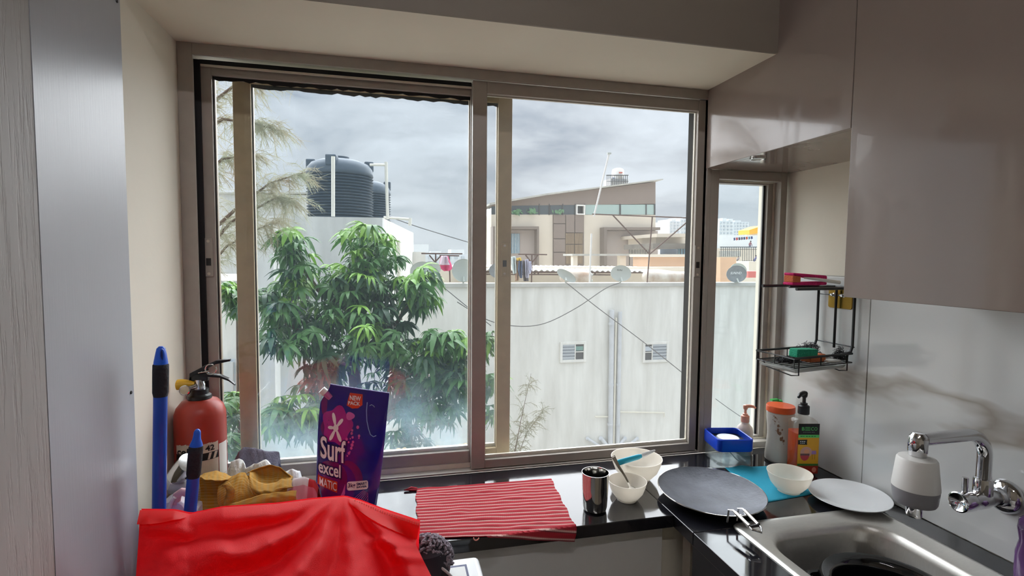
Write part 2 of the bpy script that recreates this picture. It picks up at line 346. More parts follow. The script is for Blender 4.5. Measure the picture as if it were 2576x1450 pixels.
# ---------------------------------------------------------------- window 1: three tracks, two glass sashes and one screen sash
w1 = thing('window_1', 'wide sliding aluminium window with two glass sashes and a screen', None, (.23, YW, ZC), kind='structure')
def ring(mb, x0, x1, y0, y1, z0, z1, l, r, b, t_):
    mb.box(x0, x0+l, y0, y1, z0, z1); mb.box(x1-r, x1, y0, y1, z0, z1); mb.box(x0+l, x1-r, y0, y1, z0, z0+b); mb.box(x0+l, x1-r, y0, y1, z1-t_, z1); return mb
ring(MB(), XL, 1.012, 1.497, 1.506, ZC, ZT, .036, .014, .006, .029).build('frame', K['alu'], w1, bevel=.0012)
ring(MB(), XL, 1.012, 1.506, 1.62, ZC, ZT, .02, .012, .004, .012).build('frame_channel', K['alu'], w1)
for y in (1.531, 1.568): MB().box(-.517, 1.0, y, y+.004, ZC+.004, ZC+.018).build('track_rail', K['alulight'], w1)
MB().box(-.510, -.495, 1.530, 1.5365, ZC+.018, 2.026).box(-.495, .227, 1.530, 1.5365, 2.014, 2.0265).build('weather_seal', K['gasket'], w1)  # black strips on the sash paint in the dark gap beside the frame
MB().box(-.492, .227, 1.526, 1.530, 2.008, 2.0135).build('track_lip', K['alulight'], w1)
def latch(parent, x, y, z, m):
    o = MB().box(x-.011, x+.011, y-.0035, y, z-.052, z+.052).build('latch', m, parent, bevel=.001)
    MB().box(x-.006, x+.006, y-.0045, y-.0033, z-.022, z-.002).build('latch_slot', K['black'], o)
    for dz in (.044, -.044): MB().lathe([(.004, 0), (.004, .001), (0, .0015)], M=Matrix.Translation((x, y-.0035, z+dz)) @ Matrix.Rotation(math.pi/2, 4, 'X'), n=10).build('screw', K['alulight'], o)
def sash(name, lab, x0, x1, y0, y1, z0, z1, l, r, b, t_, m, glass, lx):
    s = ring(MB(), x0, x1, y0, y1, z0, z1, l, r, b, t_).build(name, m, w1, bevel=.0015); s['label'] = lab
    yc = (y0+y1)/2
    MB().box(x0+l-.004, x1-r+.004, yc-.0025, yc+.0025, z0+b-.004, z1-t_+.004).build('pane' if glass else 'insect_screen', K['pane'] if glass else K['mesh'], s)
    ring(MB(), x0+l, x1-r, yc+.003, y1, z0+b, z1-t_, .003, .003, .010, .003).build('glazing_bead', K['alulight'], s)
    if glass:
        g = MB(); rnd = random.Random(int(x0*1000)+7); n = 46       # black sealant smeared unevenly along the top and the left
        top = [(x0+l+(x1-x0-l-r)*i/n, z1-t_-.006-rnd.random()*.007) for i in range(n+1)]
        for (xa, za), (xb, zb) in zip(top[:-1], top[1:]): g.prism([(xa, yc-.0036, z1-t_), (xb, yc-.0036, z1-t_), (xb, yc-.0036, zb), (xa, yc-.0036, za)], (0, .0008, 0))
        g.box(x0+l, x0+l+.0025, yc-.0036, yc-.0028, z0+b, z1-t_); g.build('sealant', K['gasket'], s)
    latch(s, lx, y0, 1.505, m); return s
sash('screen_sash', 'front sash with fine insect screen', .228, .992, 1.508, 1.530, ZC+.006, 2.027, .042, .026, .026, .035, K['alu'], False, .977)
sash('sash', 'inner glass sash with dusty splashed pane', -.506, .262, 1.537, 1.565, ZC+.012, 2.026, .036, .036, .042, .036, K['alu'], True, -.487)
sash('sash', 'outer glass sash slid part way behind the screen', -.430, .362, 1.574, 1.600, ZC+.012, 2.022, .046, .044, .03, .034, K['alu2'], True, .340)
# crumbled beige sealing foam along the outer sill
rnd = random.Random(4); g = MB()
for i in range(46):
    x = -.2+i*.0108+rnd.random()*.006; r = .004+rnd.random()*.005
    if .03 < x < .09: continue
    M = Matrix.Translation((x, 1.613, .900+rnd.random()*.003)) @ Matrix.Rotation(rnd.random()*3, 4, 'Y') @ Matrix.Diagonal((1.2, .7, 1.0, 1))
    g.lathe([(0, -r), (r*.8, -r*.6), (r, 0), (r*.7, r*.7), (0, r)], n=7, M=M)
g.box(-.25, .30, 1.606, 1.62, .862, .897)
fo = g.build('foam_sealant', mat('beige_sealing_foam', (206, 178, 128), .9, var=.3, vscale=60), w1, smooth=True); fo['kind'] = 'stuff'

# ---------------------------------------------------------------- window 2: narrow fixed light in the corner
w2 = thing('window_2', 'narrow fixed corner window under the overhead cabinet', None, (1.15, YW, ZC), kind='structure')
ring(MB(), 1.012, XR, 1.497, 1.53, ZC, 1.806, .03, .024, .022, .03).build('frame', K['alu'], w2, bevel=.001)
ring(MB(), 1.038, 1.281, 1.531, 1.562, ZC+.01, 1.792, .026, .024, .022, .024).build('frame_inner', K['alu'], w2, bevel=.001)
ring(MB(), 1.041, 1.2815, 1.524, 1.5308, ZC+.02, 1.778, .003, .006, .005, .005).build('glazing_bead', K['alulight'], w2)
MB().box(1.062, 1.255, 1.548, 1.553, ZC+.02, 1.772).build('pane', K['pane2'], w2)
MB().box(1.250, 1.2565, 1.544, 1.5475, ZC+.02, 1.772).build('sealant', K['gasket'], w2)
struct('trim_2', MB().box(1.0, 1.014, 1.499, 1.62, ZC, ZT), K['alu'])
label(bpy.data.objects['trim_2'], 'taupe aluminium mullion between the wide and the narrow window')

# ---------------------------------------------------------------- granite worktop, one piece, with a cut-out for the sink
SX0, SX1, SY0, SY1 = .815, 1.215, .40, 1.052
g = MB()
def slab_ring(g, z0, z1):
    for x0, x1, y0, y1 in ((XL, .693, YF, 1.4985), (.693, XR, SY1, 1.4985), (.693, SX0, -.6, SY1), (SX1, XR, -.6, SY1), (SX0, SX1, -.6, SY0)): g.box(x0, x1, y0, y1, z0, z1)
slab_ring(g, ZC-.032, ZC)
g.box(.697, .717, -.6, 1.06, ZC-.16, ZC-.0321)
top = g.build('granite_worktop', K['granite'], bevel=.002)
tag(top, 'black polished granite worktop running under the window and round to the sink', 'worktop')
t = thing('base_cabinet', 'beige base cabinet end under the sink counter', 'cabinet', (1.0, .2, 0))
MB().box(.72, XR-.002, -.6, 1.10, .08, ZC-.2).build('body', K['taupein'], t)
MB().box(.719, .735, 1.101, 1.135, 0, ZC-.033).build('end_panel', K['taupein'], t)
for i in range(3): MB().box(.700, .7195, -.55+i*.53, -.03+i*.53, .1, ZC-.165).build('door', K['taupe'], t, bevel=.002)

# ---------------------------------------------------------------- overhead cabinets
t = thing('overhead_cabinet', 'short glossy taupe overhead cabinet above the narrow corner window', 'cabinet', (1.15, 1.2, 1.806))
MB().box(1.008, XR+.011, .956, 1.495, 1.822, 2.7).build('body', K['taupein'], t)
MB().box(.990, 1.007, .955, 1.4955, 1.806, 2.7).build('door', K['taupe'], t, bevel=.0012)
MB().box(1.007, XR+.0115, .956, 1.4955, 1.806, 1.822).build('bottom_panel', K['taupe'], t)
t = thing('overhead_cabinet', 'long glossy taupe overhead cabinet hanging low over the sink', 'cabinet', (1.15, .5, 1.43))
MB().box(1.008, XR-.0005, -.6, .952, 1.446, 2.7).build('body', K['taupein'], t)
MB().box(.990, 1.007, .175, .953, 1.430, 2.7).build('door', K['taupe'], t, bevel=.0012)
MB().box(.990, 1.007, -.6, .172, 1.430, 2.7).build('door', K['taupe'], t, bevel=.0012)
MB().box(1.007, XR-.0005, -.6, .952, 1.432, 1.446).build('bottom_panel', K['taupein'], t)
DL = tuple(P(1906, 398, Z=1.8055))
t = thing('downlight', 'small pale recessed light under the short overhead cabinet', 'light', DL)  # white disc added to stand for a bright reflection on the underside
MB().lathe([(.020, 0), (.021, .001), (.021, -.004), (.018, -.004), (.017, .001)], DL, n=28).build('bezel', K['chrome'], t, smooth=True)
MB().lathe([(.0, -.0025), (.017, -.0025), (.017, 0)], DL, n=28).build('lens', K['white'], t)  # plain white face of the added disc, no lamp behind it

# unseen ceiling tube, added behind the viewer to brighten the room side
TUBE = 26
t = thing('tube_light', 'white tube light fixed on the ceiling behind the viewer', 'light', (0, -.35, 2.75))
MB().box(-.62, .62, -.385, -.315, 2.70, 2.75).build('housing', K['wplastic'], t, bevel=.004)
MB().tube([(-.59, -.35, 2.68), (.59, -.35, 2.68)], .016, 14).build('tube', mat('glowing_tube', (250, 250, 255), .5, emit=TUBE), t, smooth=True)
# ================================================================ OUTSIDE
K.update(
    owall=mat('whitewashed_weathered_plaster', (232, 230, 222), .85, var=.10, vscale=2.2, stretch=(1.6, 1.6, .25), col2=(206, 203, 194), bump=.1, bscale=30),
    owall2=mat('grey_weathered_plaster', (216, 216, 212), .85, var=.2, vscale=1.6, stretch=(1.8, 1.8, .3), col2=(186, 186, 182)),
    coping=mat('grey_cement_coping', (196, 194, 186), .9, var=.25, vscale=3),
    pipe=mat('grey_pvc_pipe', (208, 210, 212), .5, var=.15, vscale=6),
    wpipe=mat('cream_pvc_pipe', (228, 222, 204), .5),
    tank=mat('black_rotomoulded_plastic', (70, 84, 98), .55, spec=.35, var=.25, vscale=1.5, col2=(88, 98, 108)),
    brown=mat('taupe_cladding_panel', (136, 121, 111), .6),
    brown2=mat('dark_taupe_plaster', (128, 116, 106), .7),
    ocream=mat('cream_exterior_paint', (226, 214, 196), .8, var=.06, vscale=.6),
    oglass=mat('grey_reflective_glazing', (70, 82, 88), .08, spec=.8),
    oglass2=mat('pale_green_glazing', (168, 190, 184), .1, spec=.8),
    rust=mat('rusted_steel', (96, 70, 60), .8, var=.3, vscale=20),
    zinc=mat('white_corrugated_sheet', (240, 238, 232), .5),
    dish=mat('pale_grey_dish_enamel', (176, 180, 172), .5),
    dishd=mat('weathered_grey_dish_enamel', (122, 124, 124), .6, var=.2, vscale=14, col2=(146, 148, 146)),
    peach=mat('peach_exterior_paint', (226, 184, 150), .8, var=.15, vscale=.6, col2=(206, 170, 140)),
    wire=mat('grey_cable', (92, 90, 88), .7),
    conc=mat('stained_concrete', (140, 134, 124), .9, var=.4, vscale=1.5),
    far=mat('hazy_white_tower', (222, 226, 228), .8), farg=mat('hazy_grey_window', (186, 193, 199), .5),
    yellow=mat('amber_tarpaulin', (240, 180, 60), .7), redroof=mat('red_painted_roof', (206, 112, 104), .7),
    bar=mat('dark_iron_bars', (70, 72, 74), .6), blueg=mat('blue_curtained_glass', (112, 150, 170), .3),
    curtain=mat('tan_curtained_glass', (150, 128, 100), .4, var=.3, vscale=3, stretch=(12, 1, .4), col2=(104, 88, 70)),
    soil=mat('grey_yard_ground', (188, 182, 170), .95, var=.2, vscale=.4),
    lettering=mat('white_print', (232, 232, 230), .5), ink=mat('dark_print', (60, 62, 62), .5),
)
Z0 = -7.0
gr = struct('ground', MB().box(-60, 260, 1.8, 400, Z0-.3, Z0), K['soil']); label(gr, 'grey yard and street level far below the window')
def pt(x, y, Y): return tuple(P(x, y, Y=Y))

# ---------------------------------------------------------------- the white building opposite
YO = 11.0
t = thing('opposite_building', 'white plastered building opposite with pipes and two louvred vents', 'building', (4.5, YO, Z0))
zt = P(1500, 722, Y=YO).z
MB().box(.3, 22, YO, YO+.22, Z0, zt).build('wall', K['owall'], t)
MB().box(.7, 22, YO+.2, YO+6, Z0, zt-.75).build('roof_slab', K['coping'], t)
MB().box(.3, 22, YO-.05, YO+.27, zt, P(1500, 712, Y=YO).z).build('coping', K['coping'], t, bevel=.01)
def vent(x0, y0, x1, y1, split):
    a, b = P(x0, y0, Y=YO), P(x1, y1, Y=YO); g = MB(); w = .06
    ring(g, a.x, b.x, YO-.045, YO+.02, b.z, a.z, w, w, w, w); o = g.build('vent_window', K['owall'], t, bevel=.006)
    x_ = a.x+w; X_ = b.x-w; z_ = b.z+w; Z_ = a.z-w
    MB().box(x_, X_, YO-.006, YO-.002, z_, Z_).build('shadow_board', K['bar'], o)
    sx = x_+(X_-x_)*split; m = MB().box(sx-.012, sx+.012, YO-.03, YO-.008, z_, Z_)
    lo, hi = (sx, X_) if split > .5 else (x_, sx)
    m.box(lo, hi, YO-.028, YO-.008, (z_+Z_)/2-.01, (z_+Z_)/2+.01); m.build('mullion', K['owall'], o)
    for k in range(5):
        zc = z_+(Z_-z_)*(k+.5)/5; aa, bb = ((x_, sx-.012) if split > .5 else (sx+.012, X_))
        MB().box(aa, bb, -.004, .004, -.04, .04, Matrix.Translation((0, YO-.022, zc)) @ Matrix.Rotation(.5, 4, 'X')).build('louvre', K['farg'], o)
    MB().box(lo+.01, hi-.01, YO-.012, YO-.007, (z_+Z_)/2+.03, Z_-.05).build('pane', mat('teal_glass', (110, 150, 140), .2) if split > .5 else K['farg'], o)
vent(1408, 861, 1473, 910, .60); vent(1616, 861, 1680, 910, .34)
def pvc(x0, y0, x1, y1, r, m=None, off=.08, name='drain_pipe'):
    return MB().tube([P(x0, y0, Y=YO-off), P(x1, y1, Y=YO-off)], r, 12).build(name, m or K['pipe'], t, smooth=True)
pvc(1539, 780, 1535, 1150, .058); pvc(1560, 785, 1553, 1150, .046); pvc(1550, 800, 1543, 1150, .02, K['wpipe'])
for x, y in ((1538, 815), (1537, 968), (1535, 1068)): MB().tube([P(x, y-3, Y=YO-.08), P(x, y+3, Y=YO-.08)], .068, 12).build('pipe_collar', K['pipe'], t)
for x, y in ((1556, 968), (1555, 1070)): MB().tube([P(x, y-3, Y=YO-.08), P(x, y+3, Y=YO-.08)], .056, 12).build('pipe_collar', K['pipe'], t)
for a in ((1478, 1104, 1530, 1138, .035), (1512, 1104, 1536, 1132, .045), (1572, 1104, 1545, 1135, .04), (1603, 1104, 1562, 1136, .035)):
    pvc(*a[:4], a[4], name='branch_pipe'); MB().tube([P(a[0], a[1], Y=YO-.08), P(a[0], a[1], Y=YO+.01)], a[4]*1.2, 12).build('pipe_elbow', K['pipe'], t)
MB().tube([P(1497, 1049, Y=YO-.05), P(1534, 1049, Y=YO-.05)], .016, 8).build('water_pipe', K['wpipe'], t)
MB().tube([P(1558, 1037, Y=YO-.05), P(1671, 1039, Y=YO-.05), P(1671, 1050, Y=YO-.05)], .014, 8).build('water_pipe', K['wpipe'], t)
MB().prect(1405, 1128, 1560, 1136, YO-.06, .06).build('ledge', K['owall'], t)

# roof-top wall and shed behind the parapet
t = thing('rooftop_shed', 'cream rooftop wall with white corrugated sheet roof behind the parapet', 'shed', (4, 14, 0))
MB().prect(1020, 672, 1745, 735, 14, .3).build('wall', K['ocream'], t)
g = MB()
def corr(u, v):
    x0 = P(1150, 679, Y=13.2); x1 = P(1696, 684, Y=13.2); far0 = P(1150, 667, Y=15.5)
    x = x0.x+(x1.x-x0.x)*u; k = x*2*math.pi/.16
    return (x, 13.2+2.3*v, x0.z+(x1.z-x0.z)*u+(far0.z-x0.z)*v+.022*math.sin(k))
g.grid(corr, 480, 1).build('roof_sheet', K['zinc'], t, smooth=True, solid=.006)
g = MB().tube([pt(1160, 684, 13.3), pt(1640, 686, 13.3)], .03, 6).tube([pt(1160, 690, 13.3), pt(1535, 692, 13.3)], .02, 6)
g.build('purlin', K['rust'], t)
for x in (1180, 1238, 1345, 1354, 1483, 1497, 1575, 1630): MB().tube([pt(x, 681, 13.35), pt(x, 691, 13.35)], .02, 6).build('strut', K['rust'], t)

# ---------------------------------------------------------------- dishes on the parapet
def dish(lab, cx, cy, rw, rh, Y, m, tilt=0, arm=True, txt=None, back=False, yaw=0, post=712):
    c = P(cx, cy, Y=Y); s = Y/FPX*1.03; r = rw*s; q = rh/rw
    t = thing('satellite_dish', lab, 'satellite dish', (c.x, c.y, P(cx, post, Y=Y).z), 'satellite dishes on the roofs')
    M = Matrix.Translation(c) @ Matrix.Rotation(math.radians(tilt), 4, 'Y') @ Matrix.Rotation(math.radians(yaw), 4, 'Z') @ Matrix.Rotation(math.radians(90), 4, 'X') @ Matrix.Diagonal((1, q, 1, 1))
    d = 1 if not back else -1
    MB().lathe([(r*k/10, d*(.18*r*(1-(k/10)**2)*-1)) for k in range(0, 11)] + [(r*1.015, d*.005), (r*1.0, -d*.008)] + [(r*k/10, d*(-.18*r*(1-(k/10)**2)-.012)) for k in range(9, -1, -1)], M=M, n=40).build('reflector', m, t, smooth=True)
    MB().tube([M @ Vector((0, -r*.55/q*q, .02*d)), M @ Vector((0, -r*.9, .08)), (c.x, Y+.05, P(cx, post, Y=Y).z+.01)], .022, 8).build('mount', K['dish'], t)
    if arm:
        hp = M @ Vector((0, -r*.35, r*.95))
        MB().tube([M @ Vector((0, -r*.8, 0)), hp], .010, 6).build('feed_arm', K['dish'], t)
        MB().tube([hp, M @ Vector((0, -r*.30, r*.80))], .022, 8).build('feed_horn', K['bar'], t)
    if txt:
        ww, hh, x0, y0, tm, sh = txt[1:]; tf = fit(text2d(txt[0], bold=.02, shear=sh), ww*r, hh*r)
        def fn(x, y):
            rr = math.hypot(x, y/q); return M @ Vector((x, y/q, d*(-.18*r*(1-(rr/r)**2))+.012*(1 if d > 0 else 1)))
        decal('print', tf, fn, tm, t, x0*r, y0*r)
    return t
dish('oval satellite dish reading SUN on the parapet beside the antenna frame', 1562, 688, 29, 21, 10.95, K['dish'], 3, False, ('SUN', .5, .13, -.36, .22, K['ink'], 0))
dish('pale satellite dish turned aside before the solar heater', 1425, 694, 30, 12, 10.9, K['dish'], 28, False, yaw=8)
dish('weathered grey satellite dish reading SUN HD seen through the narrow window', 1853, 690, 32, 23.5, 10.9, K['dishd'], 0, False, ('SUN/HD', 1.12, .22, -.56, -.02, K['lettering'], .3))
dish('large pale round dish beside the central mullion', 1166, 681, 28, 28, 10.95, K['dish'], 0, False)
dish('pale dish half hidden by the tree top', 1064, 685, 30, 25, 10.95, K['dish'], 6, False)
dish('small pale dish peeping over the dish by the tree', 1086, 675, 22, 16, 11.6, K['dish'], 10, False)
dish('dark dish seen behind the beige sash stile', 1258, 681, 28, 20, 11.1, K['dishd'], 0, False)
dish('pale dish rim behind the SUN HD dish', 1858, 680, 26, 19, 11.5, K['dish'], 12, False)

# solar heater tanks
def heater(lab, x0, x1, yc, rpx, Y, yb):
    a, b = P(x0, yc-2, Y=Y), P(x1, yc+2, Y=Y); r = rpx*Y/FPX*1.03; ax = (b-a).normalized(); ln_ = (b-a).length
    t = thing('solar_heater_tank', lab, 'solar tank', (a.x, Y, P(x0, 715, Y=Y).z), 'solar water heaters on the roof')
    M = Matrix.Translation(a) @ ax.to_track_quat('Z', 'Y').to_matrix().to_4x4()
    MB().lathe([(0, 0), (r*.6, .01), (r*.9, .05), (r, .12), (r, ln_-.12), (r*.98, ln_-.06), (r*.9, ln_-.03)], M=M, n=28).build('barrel', mat('dented_aluminium_cladding', (214, 208, 196), .45, .2, var=.4, vscale=3, col2=(160, 132, 108)), t, smooth=True)
    MB().lathe([(r*.88, ln_-.03), (r*.88, ln_-.005), (0, ln_)], M=M, n=28).build('end_cap', mat('grey_heater_cap', (180, 178, 172), .5, var=.3, vscale=6), t, smooth=True)
    for k in range(3):
        aa = k*2.1; MB().tube([M @ Vector((r*.5*math.cos(aa), r*.5*math.sin(aa), ln_-.01)), M @ Vector((r*.5*math.cos(aa), r*.5*math.sin(aa), ln_+.05))], .03, 8).build('pipe_stub', K['dish'], t)
    for q in (a.x+.1, b.x-.2): MB().box(q, q+.06, Y-.1, Y+.1, P(x0, 716, Y=Y).z-.75, a.z-r*.8).build('stand', K['rust'], t)
heater('short dented solar tank behind the tilted dish', 1410, 1484, 697, 18, 11.6, 0)
heater('long dented solar tank at the right of the parapet', 1618, 1732, 698, 17, 11.6, 0)

# ---------------------------------------------------------------- antenna frame, washing lines
t = thing('antenna_frame', 'rusty braced steel frame standing on the parapet', 'frame', tuple(P(1631, 712, Y=11.15)))
def bars(t, segs, Y, r, m, name='bar'):
    for x0, y0, x1, y1 in segs: MB().tube([P(x0, y0, Y=Y), P(x1, y1, Y=Y)], r, 6).build(name, m, t)
bars(t, [(1490, 539, 1741, 549), (1541, 541, 1634, 640), (1740, 549, 1634, 640), (1641, 546, 1628, 711)], 11.15, .016, K['rust'])
bars(t, [(1494, 545, 1532, 388), (1483, 711, 1488, 588)], 11.15, .020, mat('white_painted_mast', (214, 210, 204), .5), 'mast')
MB().prect(1529, 384, 1538, 388, 11.13, .05).build('mast_head', K['dish'], t)
def tframe(lab, segs, base, Y):
    t = thing('washing_line_post', lab, 'clothes post', tuple(P(*base, Y=Y)), 'washing line posts on the roof'); bars(t, segs, Y, .017, K['rust']); return t
tframe('rusty T-shaped washing line post beside hanging clothes', [(1304, 640, 1376, 641), (1338, 641, 1337, 712), (1322, 642, 1337, 661), (1353, 642, 1338, 661)], (1337, 713), 11.8)
tframe('rusty T-shaped washing line post near the pink laundry', [(1060, 638, 1163, 639), (1096, 639, 1096, 710), (1080, 642, 1096, 662), (1108, 645, 1097, 657)], (1096, 712), 11.8)
tframe('thin washing line post right of the pink laundry', [(1106, 643, 1155, 644), (1130, 644, 1132, 710)], (1132, 712), 12.3)
def garment(lab, pts, Y, col, grp='clothes hung on the roof line'):
    n = len(pts)//2; L_, R_ = pts[:n], pts[n:][::-1]; g = MB(); rnd = random.Random(int(pts[0][0]))
    ph = rnd.random()*6
    def fn(u, v):
        k = v*(n-1); i = min(int(k), n-2); f_ = k-i
        l = (L_[i][0]+(L_[i+1][0]-L_[i][0])*f_, L_[i][1]+(L_[i+1][1]-L_[i][1])*f_); r = (R_[i][0]+(R_[i+1][0]-R_[i][0])*f_, R_[i][1]+(R_[i+1][1]-R_[i][1])*f_)
        return P(l[0]+(r[0]-l[0])*u, l[1]+(r[1]-l[1])*u, Y=Y+.05*math.sin(u*9+ph+v*2))
    o = g.grid(fn, 10, 8).build('garment', mat('garment_cloth', col, .9, var=.12, vscale=8), None, smooth=True, solid=.02)
    return tag(o, lab, 'clothing', grp)
garment('yellow cloth bunched at the top of the roof line', [(1299, 650), (1302, 656), (1312, 657), (1310, 648)], 11.7, (232, 196, 80))
garment('brown trousers hanging on the roof line', [(1298, 655), (1297, 690), (1296, 708), (1304, 706), (1305, 680), (1307, 655)], 11.72, (150, 120, 96))
garment('blue jeans hanging on the roof line', [(1304, 656), (1303, 680), (1308, 700), (1313, 700), (1314, 680), (1313, 656)], 11.7, (84, 100, 128))
garment('black and white trousers hanging beside the jeans', [(1315, 656), (1316, 680), (1317, 708), (1329, 708), (1326, 680), (1322, 656)], 11.72, (70, 66, 72))
garment('lilac grey shirt hanging before the T-post', [(1321, 654), (1322, 690), (1324, 700), (1330, 700), (1330, 680), (1328, 652)], 11.68, (170, 168, 184))
garment('pale lilac shirt next to the T-post', [(1330, 658), (1330, 680), (1333, 690), (1337, 680), (1336, 670), (1336, 658)], 11.66, (200, 200, 220))
garment('pale cloth at the left end of the roof line', [(1285, 646), (1287, 670), (1292, 690), (1299, 688), (1298, 665), (1296, 645)], 11.72, (196, 206, 204))
garment('bright pink laundry hanging on the far roof line', [(1110, 645), (1105, 667), (1108, 676), (1118, 682), (1130, 682), (1137, 676), (1136, 668), (1126, 645)], 12.28, (228, 84, 130), 'laundry left of the central mullion')
garment('white and mauve laundry over the pink laundry', [(1111, 644), (1108, 658), (1106, 667), (1131, 667), (1128, 658), (1124, 644)], 12.18, (216, 196, 208), 'laundry left of the central mullion')

# cables
def cable(lab, pts, Y, r=.009):
    g = MB(); pp = []
    for (a, b, c, d) in zip([pts[0]]+pts[:-1], pts, pts[1:], pts[2:]+[pts[-1]]):
        for k in range(6):
            u = k/6; f_ = lambda i: .5*((2*b[i])+(-a[i]+c[i])*u+(2*a[i]-5*b[i]+4*c[i]-d[i])*u*u+(-a[i]+3*b[i]-3*c[i]+d[i])*u**3)
            pp.append(P(f_(0), f_(1), Y=Y))
    pp.append(P(*pts[-1], Y=Y)); return tag(g.tube(pp, r, 5).build('cable', K['wire'], None), lab, 'cable')
cable('grey cable running diagonally down from the tilted dish across the wall', [(1425, 712), (1500, 772), (1620, 862), (1726, 946)], 9.5)
cable('sagging grey cable curving up to the SUN dish', [(1150, 760), (1228, 806), (1300, 821), (1370, 814), (1450, 775), (1520, 728), (1558, 712)], 9.5)
cable('short grey cable descending behind the tree top', [(1095, 706), (1130, 735), (1180, 776), (1235, 820)], 9.6, .008)
cable('thin cable from the tank building across the sky', [(985, 548), (1060, 574), (1182, 611)], 10.2, .008)
cable('thin dark cable crossing the corner window wall', [(1800, 1004), (1830, 1026), (1862, 1048)], 8, .006)

# ---------------------------------------------------------------- building with the slanting roof
YB = 26.0
t = thing('slant_roof_house', 'modern cream and taupe house with slanting roof and glass band', 'house', (P(1450, 665, Y=YB).x, YB, Z0))
MB().pprism([(1236, 540), (1649, 541), (1649, 720), (1236, 720)], YB, 7).build('wall', K['ocream'], t)
MB().pprism([(1236, 517), (1380, 491), (1649, 458), (1649, 513), (1236, 518.5)], YB-.02, 6.8).build('upper_cladding', K['brown'], t)
MB().pprism([(1232, 511), (1380, 486), (1668, 450), (1668, 452.5), (1380, 490), (1232, 516)], YB-.35, 2.2).build('roof', K['coping'], t)
MB().prect(1236, 513, 1649, 541, YB+.25, 6).build('glass_band', K['oglass'], t)
for x0, x1, m in ((1286, 1381, 'oglass'), (1384, 1446, 'oglass'), (1473, 1558, 'oglass2'), (1562, 1625, 'oglass2'), (1627, 1646, 'oglass2')):
    MB().prect(x0, 515, x1, 540, YB, .1).build('pane', K[m], t)
for x in (1357, 1382, 1416, 1447, 1471, 1560, 1626, 1647): MB().prect(x-1, 513, x+1, 541, YB-.05, .2).build('glazing_bar', K['bar'], t)
g = MB(); ring(g, P(1447, 530, Y=YB).x, P(1469, 530, Y=YB).x, YB-.2, YB, P(1450, 541, Y=YB).z, P(1450, 516, Y=YB).z, .06, .06, .06, .06); g.build('white_window', K['zinc'], t)
for (x0, y0, x1, y1) in ((1393, 541, 1422, 562), (1393, 564, 1422, 600), (1393, 602, 1422, 634), (1393, 636, 1422, 668), (1424, 541, 1445, 585), (1447, 541, 1468, 585)): MB().prect(x0, y0, x1, y1, YB-.12, .15).build('cladding_panel', K['brown'], t)
MB().prect(1391, 541, 1469, 700, YB-.04, .1).build('cladding_back', K['brown2'], t)
for (x0, y0, x1, y1) in ((1423, 587, 1444, 614), (1446, 587, 1466, 614), (1423, 616, 1444, 640), (1446, 616, 1466, 640), (1423, 643, 1444, 664), (1446, 643, 1466, 664)): MB().prect(x0, y0, x1, y1, YB-.1, .08).build('window', K['curtain'], t)
def portal(x0, y0, x1, y1, hang):
    MB().prect(x0, y0, x1, y0+7, YB-.6, .6).prect(x0, y0+7, x0+7, 700, YB-.6, .6).build('surround', K['brown2'], t)
    if not hang: MB().prect(x1-5, y0+7, x1, 700, YB-.6, .6).build('surround', K['brown2'], t)
    MB().prect(x0+7, y0+9, x1-6, 700, YB-.1, .12).build('recess_panel', mat('grey_recess_panel', (176, 164, 156), .7), t)
portal(1520, 572, 1661, 665, True); portal(1240, 570, 1356, 665, False)
MB().prect(1284, 588, 1307, 638, YB-.15, .08).build('window', K['blueg'], t)
MB().prect(1583, 592, 1633, 640, YB-.15, .05).build('window', K['zinc'], t)
for k in range(13): MB().prect(1583.5+k*4, 592, 1584.5+k*4, 641, YB-.2, .03).build('window_bar', K['bar'], t)
MB().prect(1583, 617, 1633, 618.5, YB-.21, .03).build('window_bar', K['bar'], t)
for k in range(6): MB().prect(1284.5+k*4, 588, 1285.3+k*4, 638, YB-.2, .03).build('window_bar', K['zinc'], t)
for x, y in ((1300, 534), (1338, 532), (1405, 533)):
    g = MB(); rnd = random.Random(x)
    for k in range(22):
        c = P(x+rnd.gauss(0, 5), y+rnd.gauss(0, 3), Y=YB-.3+rnd.random()*.2); d = Vector((rnd.gauss(0, 1), rnd.gauss(0, .4), rnd.gauss(0, 1))).normalized()*.12; e_ = d.cross(Vector((0, 1, 0)))*.4
        g.add([c-d, c+e_, c+d, c-e_], [(0, 1, 2, 3)])
    g.build('planter_foliage', mat('hazy_green_leaf', (96, 140, 100), .7), t)['kind'] = 'stuff'
# terrace structures in front of that house
t = thing('terrace_pergola', 'low white slab on cream posts before the slanting-roof house', 'pergola', tuple(P(1540, 668, Y=20)))
MB().prect(1440, 639, 1622, 644, 20, 1.2).build('slab', K['coping'], t)
for x0, x1 in ((1442, 1453), (1560, 1575), (1613, 1633)): MB().prect(x0, 644, x1, 672, 20.1, .3).build('post', K['ocream'] if x0 < 1600 else K['conc'], t)
for x in (1583, 1596, 1606): MB().prect(x, 645, x+1.5, 668, 20.4, .03).build('railing_bar', K['bar'], t)
t = thing('peach_building', 'peach-walled neighbouring house with stained concrete ledge', 'house', tuple(P(1700, 690, Y=18)))
MB().prect(1634, 646, 1765, 740, 18, 1.4).build('wall', K['peach'], t)
MB().prect(1634, 640, 1765, 647, 17.8, 1.7).build('coping', K['ocream'], t)
MB().prect(1643, 613, 1765, 626, 21, 3).build('ledge', K['conc'], t)
MB().prect(1650, 590, 1726, 614, 22.5, 3).build('upper_wall', K['ocream'], t)
MB().prect(1652, 588, 1730, 597, 22, 4).build('upper_roof', K['ocream'], t)
MB().prect(1710, 626, 1765, 641, 21.5, .3).build('window', K['blueg'], t)
for k in range(9): MB().prect(1705+k*7, 626, 1706+k*7, 645, 20.9, .05).build('railing_bar', K['bar'], t)
